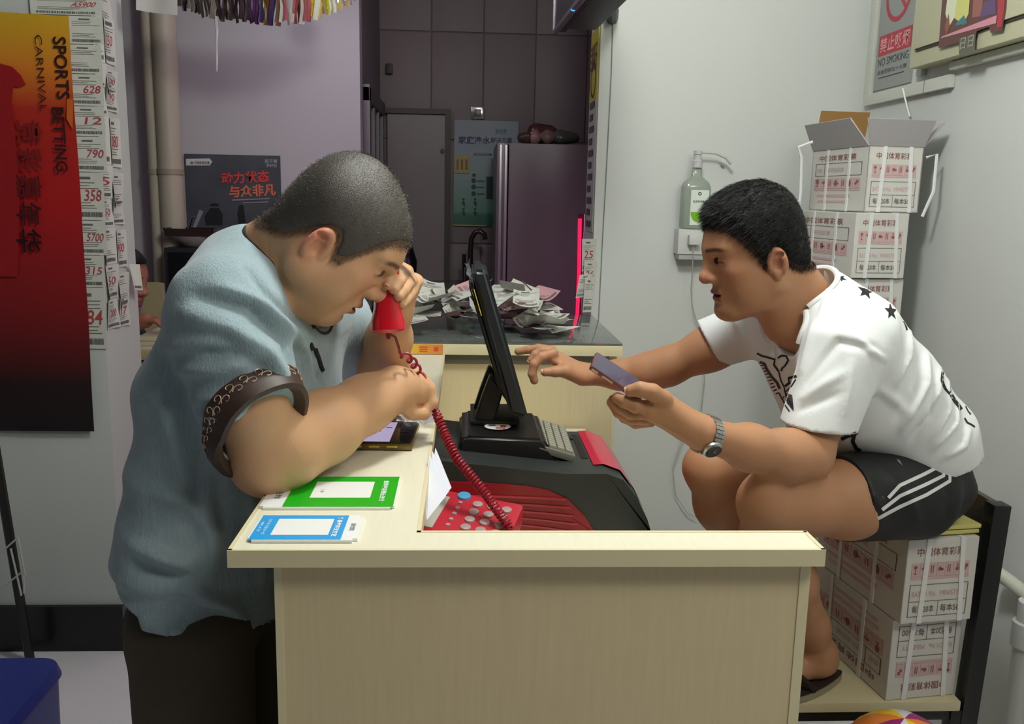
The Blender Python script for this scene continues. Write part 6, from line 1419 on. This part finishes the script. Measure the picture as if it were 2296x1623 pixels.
Ls = [([(1990, 1060), (2040, 1120), (2060, 1180)], .012, .006), ([(1940, 1080), (1975, 1140), (1980, 1190)], .010, .006), ([(2100, 1060), (2130, 1110), (2120, 1160)], .010, -.005)]
so, vsn, fsn, bvs = cloth('black_shorts', S, .0045, p2, shm, Ls, ((34, .003, 11),))
stp = MM('stripe_white', (214, 214, 214), .7)
for pts in ([(1992, 1116), (2018, 1088), (2072, 1063), (2097, 1050), (2104, 1034)], [(1978, 1143), (2018, 1112), (2078, 1085), (2116, 1066), (2118, 1040)], [(1968, 1163), (2018, 1136), (2078, 1109), (2130, 1078), (2130, 1048)]):
    decal('white_stripe', stroke(pts, 8), bvs, stp, p2, 5)
decal('small_emblem', [[(2010, 1028), (2018, 1032), (2024, 1044), (2014, 1036)]], bvs, MM('emblem_grey', (120, 120, 120), .6), p2, 4)
# sandal under the near foot
sd_ = thing('flip_flop', 'dark strapped flip flop on the chair seat under the near foot', 'shoe', V(an1[0]-.07, an1[1]-.03, SZ+.001)); ang = atan2(-.05, -.13)
sx_, sy_ = V(cos(ang), sin(ang), 0), V(-sin(ang), cos(ang), 0); sc_ = V(an1[0]-.065, an1[1]-.028, SZ+.002); out = []
for i in range(28):
    t_ = 2*pi*i/28; L_ = .135*cos(t_); W_ = (.040+.010*cos(t_)-.006*cos(2*t_))*sin(t_); out.append(sc_+sx_*L_+sy_*W_)
MB().prism(out, (0, 0, .014)).build('sole', MM('sole_tan', (150, 140, 118), .6), sd_)
MB().prism([o_+V(0, 0, .0142) for o_ in out], (0, 0, .003)).build('footbed', MM('footbed_dark', (44, 36, 34), .6), sd_)
for s_ in (-1, 1): MB().tube([sc_+sx_*.085+V(0, 0, .03), sc_+sx_*.055+sy_*s_*.012+V(0, 0, .052), sc_+sx_*.01+sy_*s_*.036+V(0, 0, .05), sc_-sx_*.02+sy_*s_*.044+V(0, 0, .018)], .006, 8).build('strap', MM('sandal_strap', (26, 20, 20), .5), sd_, True)
fl2 = copy_thing(sd_, 'dark strapped flip flop on the chair seat under the far foot'); fl2.location = sd_.location+Vector((an2[0]-an1[0], an2[1]-an1[1]+.015, 0)); fl2['label'] = 'dark strapped flip flop on the chair seat under the far foot'
# wristwatch
wt = thing('wristwatch', 'steel link watch on the seated man\'s near wrist', 'watch', w2_); wa = nrm(P(1640, 993, 1.43)-w2_); u_ = nrm(np.cross(wa, Y_)); v_ = np.cross(wa, u_); wc = w2_+wa*.006; steel = MM('watch_steel', (186, 186, 184), .25, metal=.9)
lk = MB().box((-.0016, -.0040, -.0016), (.0016, .0040, .0016), .0008).mesh('link', True); lk.materials.append(steel)
RW = .0318; facing = atan2(V(0, -1, -.55)@v_, V(0, -1, -.55)@u_)
for i in range(30):
    th = 2*pi*i/30; d = (th-facing+pi) % (2*pi)-pi
    if abs(d) < .55: continue
    for j in (-1, 0, 1):
        o = bpy.data.objects.new('link', lk); COL.objects.link(o); o.parent = wt
        rad = u_*cos(th)+v_*sin(th); tan_ = -u_*sin(th)+v_*cos(th); o.location = Vector(wc+rad*RW+wa*(.0062*j+(.0012 if i % 2 else 0)))-wt.location
        Mx = Matrix([[tan_[r_]*1.9, wa[r_]*.75, rad[r_]] for r_ in range(3)]); o.matrix_local = Matrix.Translation(o.location) @ Mx.to_4x4()
rad = u_*cos(facing)+v_*sin(facing); MB().lathe(wc+rad*(RW-.003), [(.0145, 0), (.0165, .002), (.0165, .006), (.014, .0085)], rad, 28).build('watch_case', steel, wt, True)
MB().lathe(wc+rad*(RW+.0054), [(.0138, 0), (.0138, .0004)], rad, 28).build('watch_dial', MM('dial_dark', (58, 58, 48), .2), wt); hm_ = MB(); t1_ = nrm(np.cross(rad, wa)); hm_.tube([wc+rad*(RW+.0062), wc+rad*(RW+.0062)+t1_*.009], .0005, 5); hm_.tube([wc+rad*(RW+.0062), wc+rad*(RW+.0062)+wa*.006], .0006, 5); hm_.build('watch_hands', steel, wt)
# phone in his hand
A, B = P(1322, 824, 1.385), P(1436, 900, 1.372); hx = nrm(B-A); hy = nrm(V(.05, 1, .32)); hy = nrm(hy-hx*(hy@hx)); hz = np.cross(hx, hy); L_ = np.linalg.norm(B-A)
mp = thing('mobile_phone', 'slim rose gold phone held in the seated man\'s near hand', 'phone', (A+B)/2); R = np.array([hx, hy, hz])
MB().obox((A+B)/2+hy*.034, R, (L_/2, .034, .0038), .003).build('phone_body', MM('rose_gold', (150, 92, 84), .25, metal=.7), mp, True)
MB().obox((A+B)/2+hy*.034+hz*.0040, R, (L_/2-.003, .032, .0006)).build('phone_glass', MM('phone_glass', (24, 20, 26), .08, emit=(170, 160, 190), estr=.25), mp)
MB().obox(A+hx*.010+hy*(-.0006), R, (.006, .0008, .0016)).build('side_button', MM('rose_bright', (236, 206, 196), .15, metal=.8), mp); MB().obox(A+hx*.034-hy*.0006, R, (.010, .0008, .0014)).build('side_button', M['rose_bright'], mp)
# ---------------------------------------------------------- the man behind the pillar
p3 = thing('person', 'man mostly hidden behind the pillar in a dark shirt', 'person', (P(262, 610, 3.35)[0], 3.35, 0)); a = radians(12)
H3 = Head(P(268, 612, 3.35), V(cos(a), -.25, -sin(a)), V(sin(a), 0, cos(a)), 1.05, full=.004, lids=.002); S = Sdf(); H3.build(S); hc = H3.c
S.add(cone(H3.w(-.03, 0, -.06), hc+V(-.05, 0, -.24), .055, .062), .03); S.add(econe(hc+V(-.06, 0, -.26), hc+V(-.09, 0, -.62), (.19, .10), (.17, .11), V(0, 1, 0)), .04)
hnd = P(338, 722, 3.30); elb = hc+V(-.02, -.20, -.50); limb(S, [(hc+V(-.06, -.18, -.27), .06), (elb, .045), (hnd+V(-.09, 0, -.01), .034), (hnd+V(-.02, 0, .005), .028)], .03)
for i in range(4): finger(S, [hnd+V(-.02, -.02+.014*i, .008), hnd+V(.025, -.022+.014*i, .008), hnd+V(.045, -.022+.014*i, -.012)], .010, .008, .003)
limb(S, [(hc+V(-.08, -.10, -.72), .09), (hc+V(.22, -.12, -.70), .075), (hc+V(.24, -.10, -1.12), .045)], .03); 
body_mesh('body', S, .007, p3, skin_mat('skin_hidden_man'), (150, 96, 78), H3, spec2, sub=False)
v, f = H3.hair(hl2, .008, .006).mesh(.006); link('dark_hair', np_mesh('dark_hair', v, f), M['strand_black'], p3)
S = Sdf(); S.add(econe(hc+V(-.06, 0, -.25), hc+V(-.09, 0, -.66), (.205, .118), (.19, .13), V(0, 1, 0)), 0); S.add(cone(hc+V(-.05, -.17, -.28), hc+V(-.03, -.205, -.46), .075, .066), .03); S.add(cone(hc+V(-.05, .17, -.28), hc+V(-.03, .205, -.46), .075, .066), .03); S.add(cone(hc+V(-.04, 0, -.20), hc+V(-.05, 0, -.27), .066, .07), .01, 's')
cloth('dark_shirt', S, .008, p3, MM('shirt_navy', (30, 28, 40), .85), (), ((30, .004, 5),))
tbl = thing('small_table', 'cream table with papers behind the pillar in the back room', 'table', (P(335, 800, 3.45)[0], 3.5, 0)); tzz = P(330, 742, 3.3)[2]; tx = P(312, 760, 3.3)[0]
bx('table_top', (tx-.02, 3.2, tzz-.09), (tx+.30, 3.7, tzz-.06), MM('table_cream', (176, 160, 120), .5), tbl, .004)
for i in (0, 1):
    for j in (0, 1): bx('leg', (tx+.24*i, 3.22+.42*j, 0), (tx+.035+.24*i, 3.255+.42*j, tzz-.09), MM('table_leg', (30, 26, 26), .5), tbl)
for i in range(3): tag(bx('document', (tx+.005*i, 3.22+.01*i, tzz-.0595+.016*i), (tx+.21-.01*i, 3.50, tzz-.045+.016*i), MM('document_cream', (196, 186, 160), .7), None, .002), ['bottom', 'middle', 'top'][i]+' cream booklet in the pile under the hidden man\'s hand', 'booklet', 'booklets on the table')
cb = thing('back_room_chair', 'pale cream chair back beside the hidden man', 'chair', (P(345, 680, 3.9)[0], 3.9, 0)); xa_, xb_ = P(318, 690, 3.9)[0], P(366, 690, 3.9)[0]; zt_, zb__ = P(345, 634, 3.9)[2], P(345, 740, 3.9)[2]
MB().prism([V(xa_, 3.9, zb__-.25), V(xb_+.01, 3.9, zb__-.25), V(xb_, 3.9, zt_-.004), V(xb_-.03, 3.9, zt_), V(xa_+.01, 3.9, zt_)], (0, .03, 0)).build('backrest', MM('chair_cream', (170, 156, 120), .6), cb)
bx('seat', (xa_-.03, 3.60, .42), (xb_+.03, 3.93, .46), M['chair_cream'], cb, .004)
for i in (0, 1):
    for j in (0, 1): bx('leg', (xa_-.02+.12*i*1.4, 3.62+.27*j, 0), (xa_+.01+.12*i*1.4, 3.65+.27*j, .42), M['table_leg'], cb)
for q in (0, 1): bx('back_post', (xa_+q*(xb_-xa_-.03), 3.905, .46), (xa_+.03+q*(xb_-xa_-.03), 3.925, zb__-.25), M['table_leg'], cb)
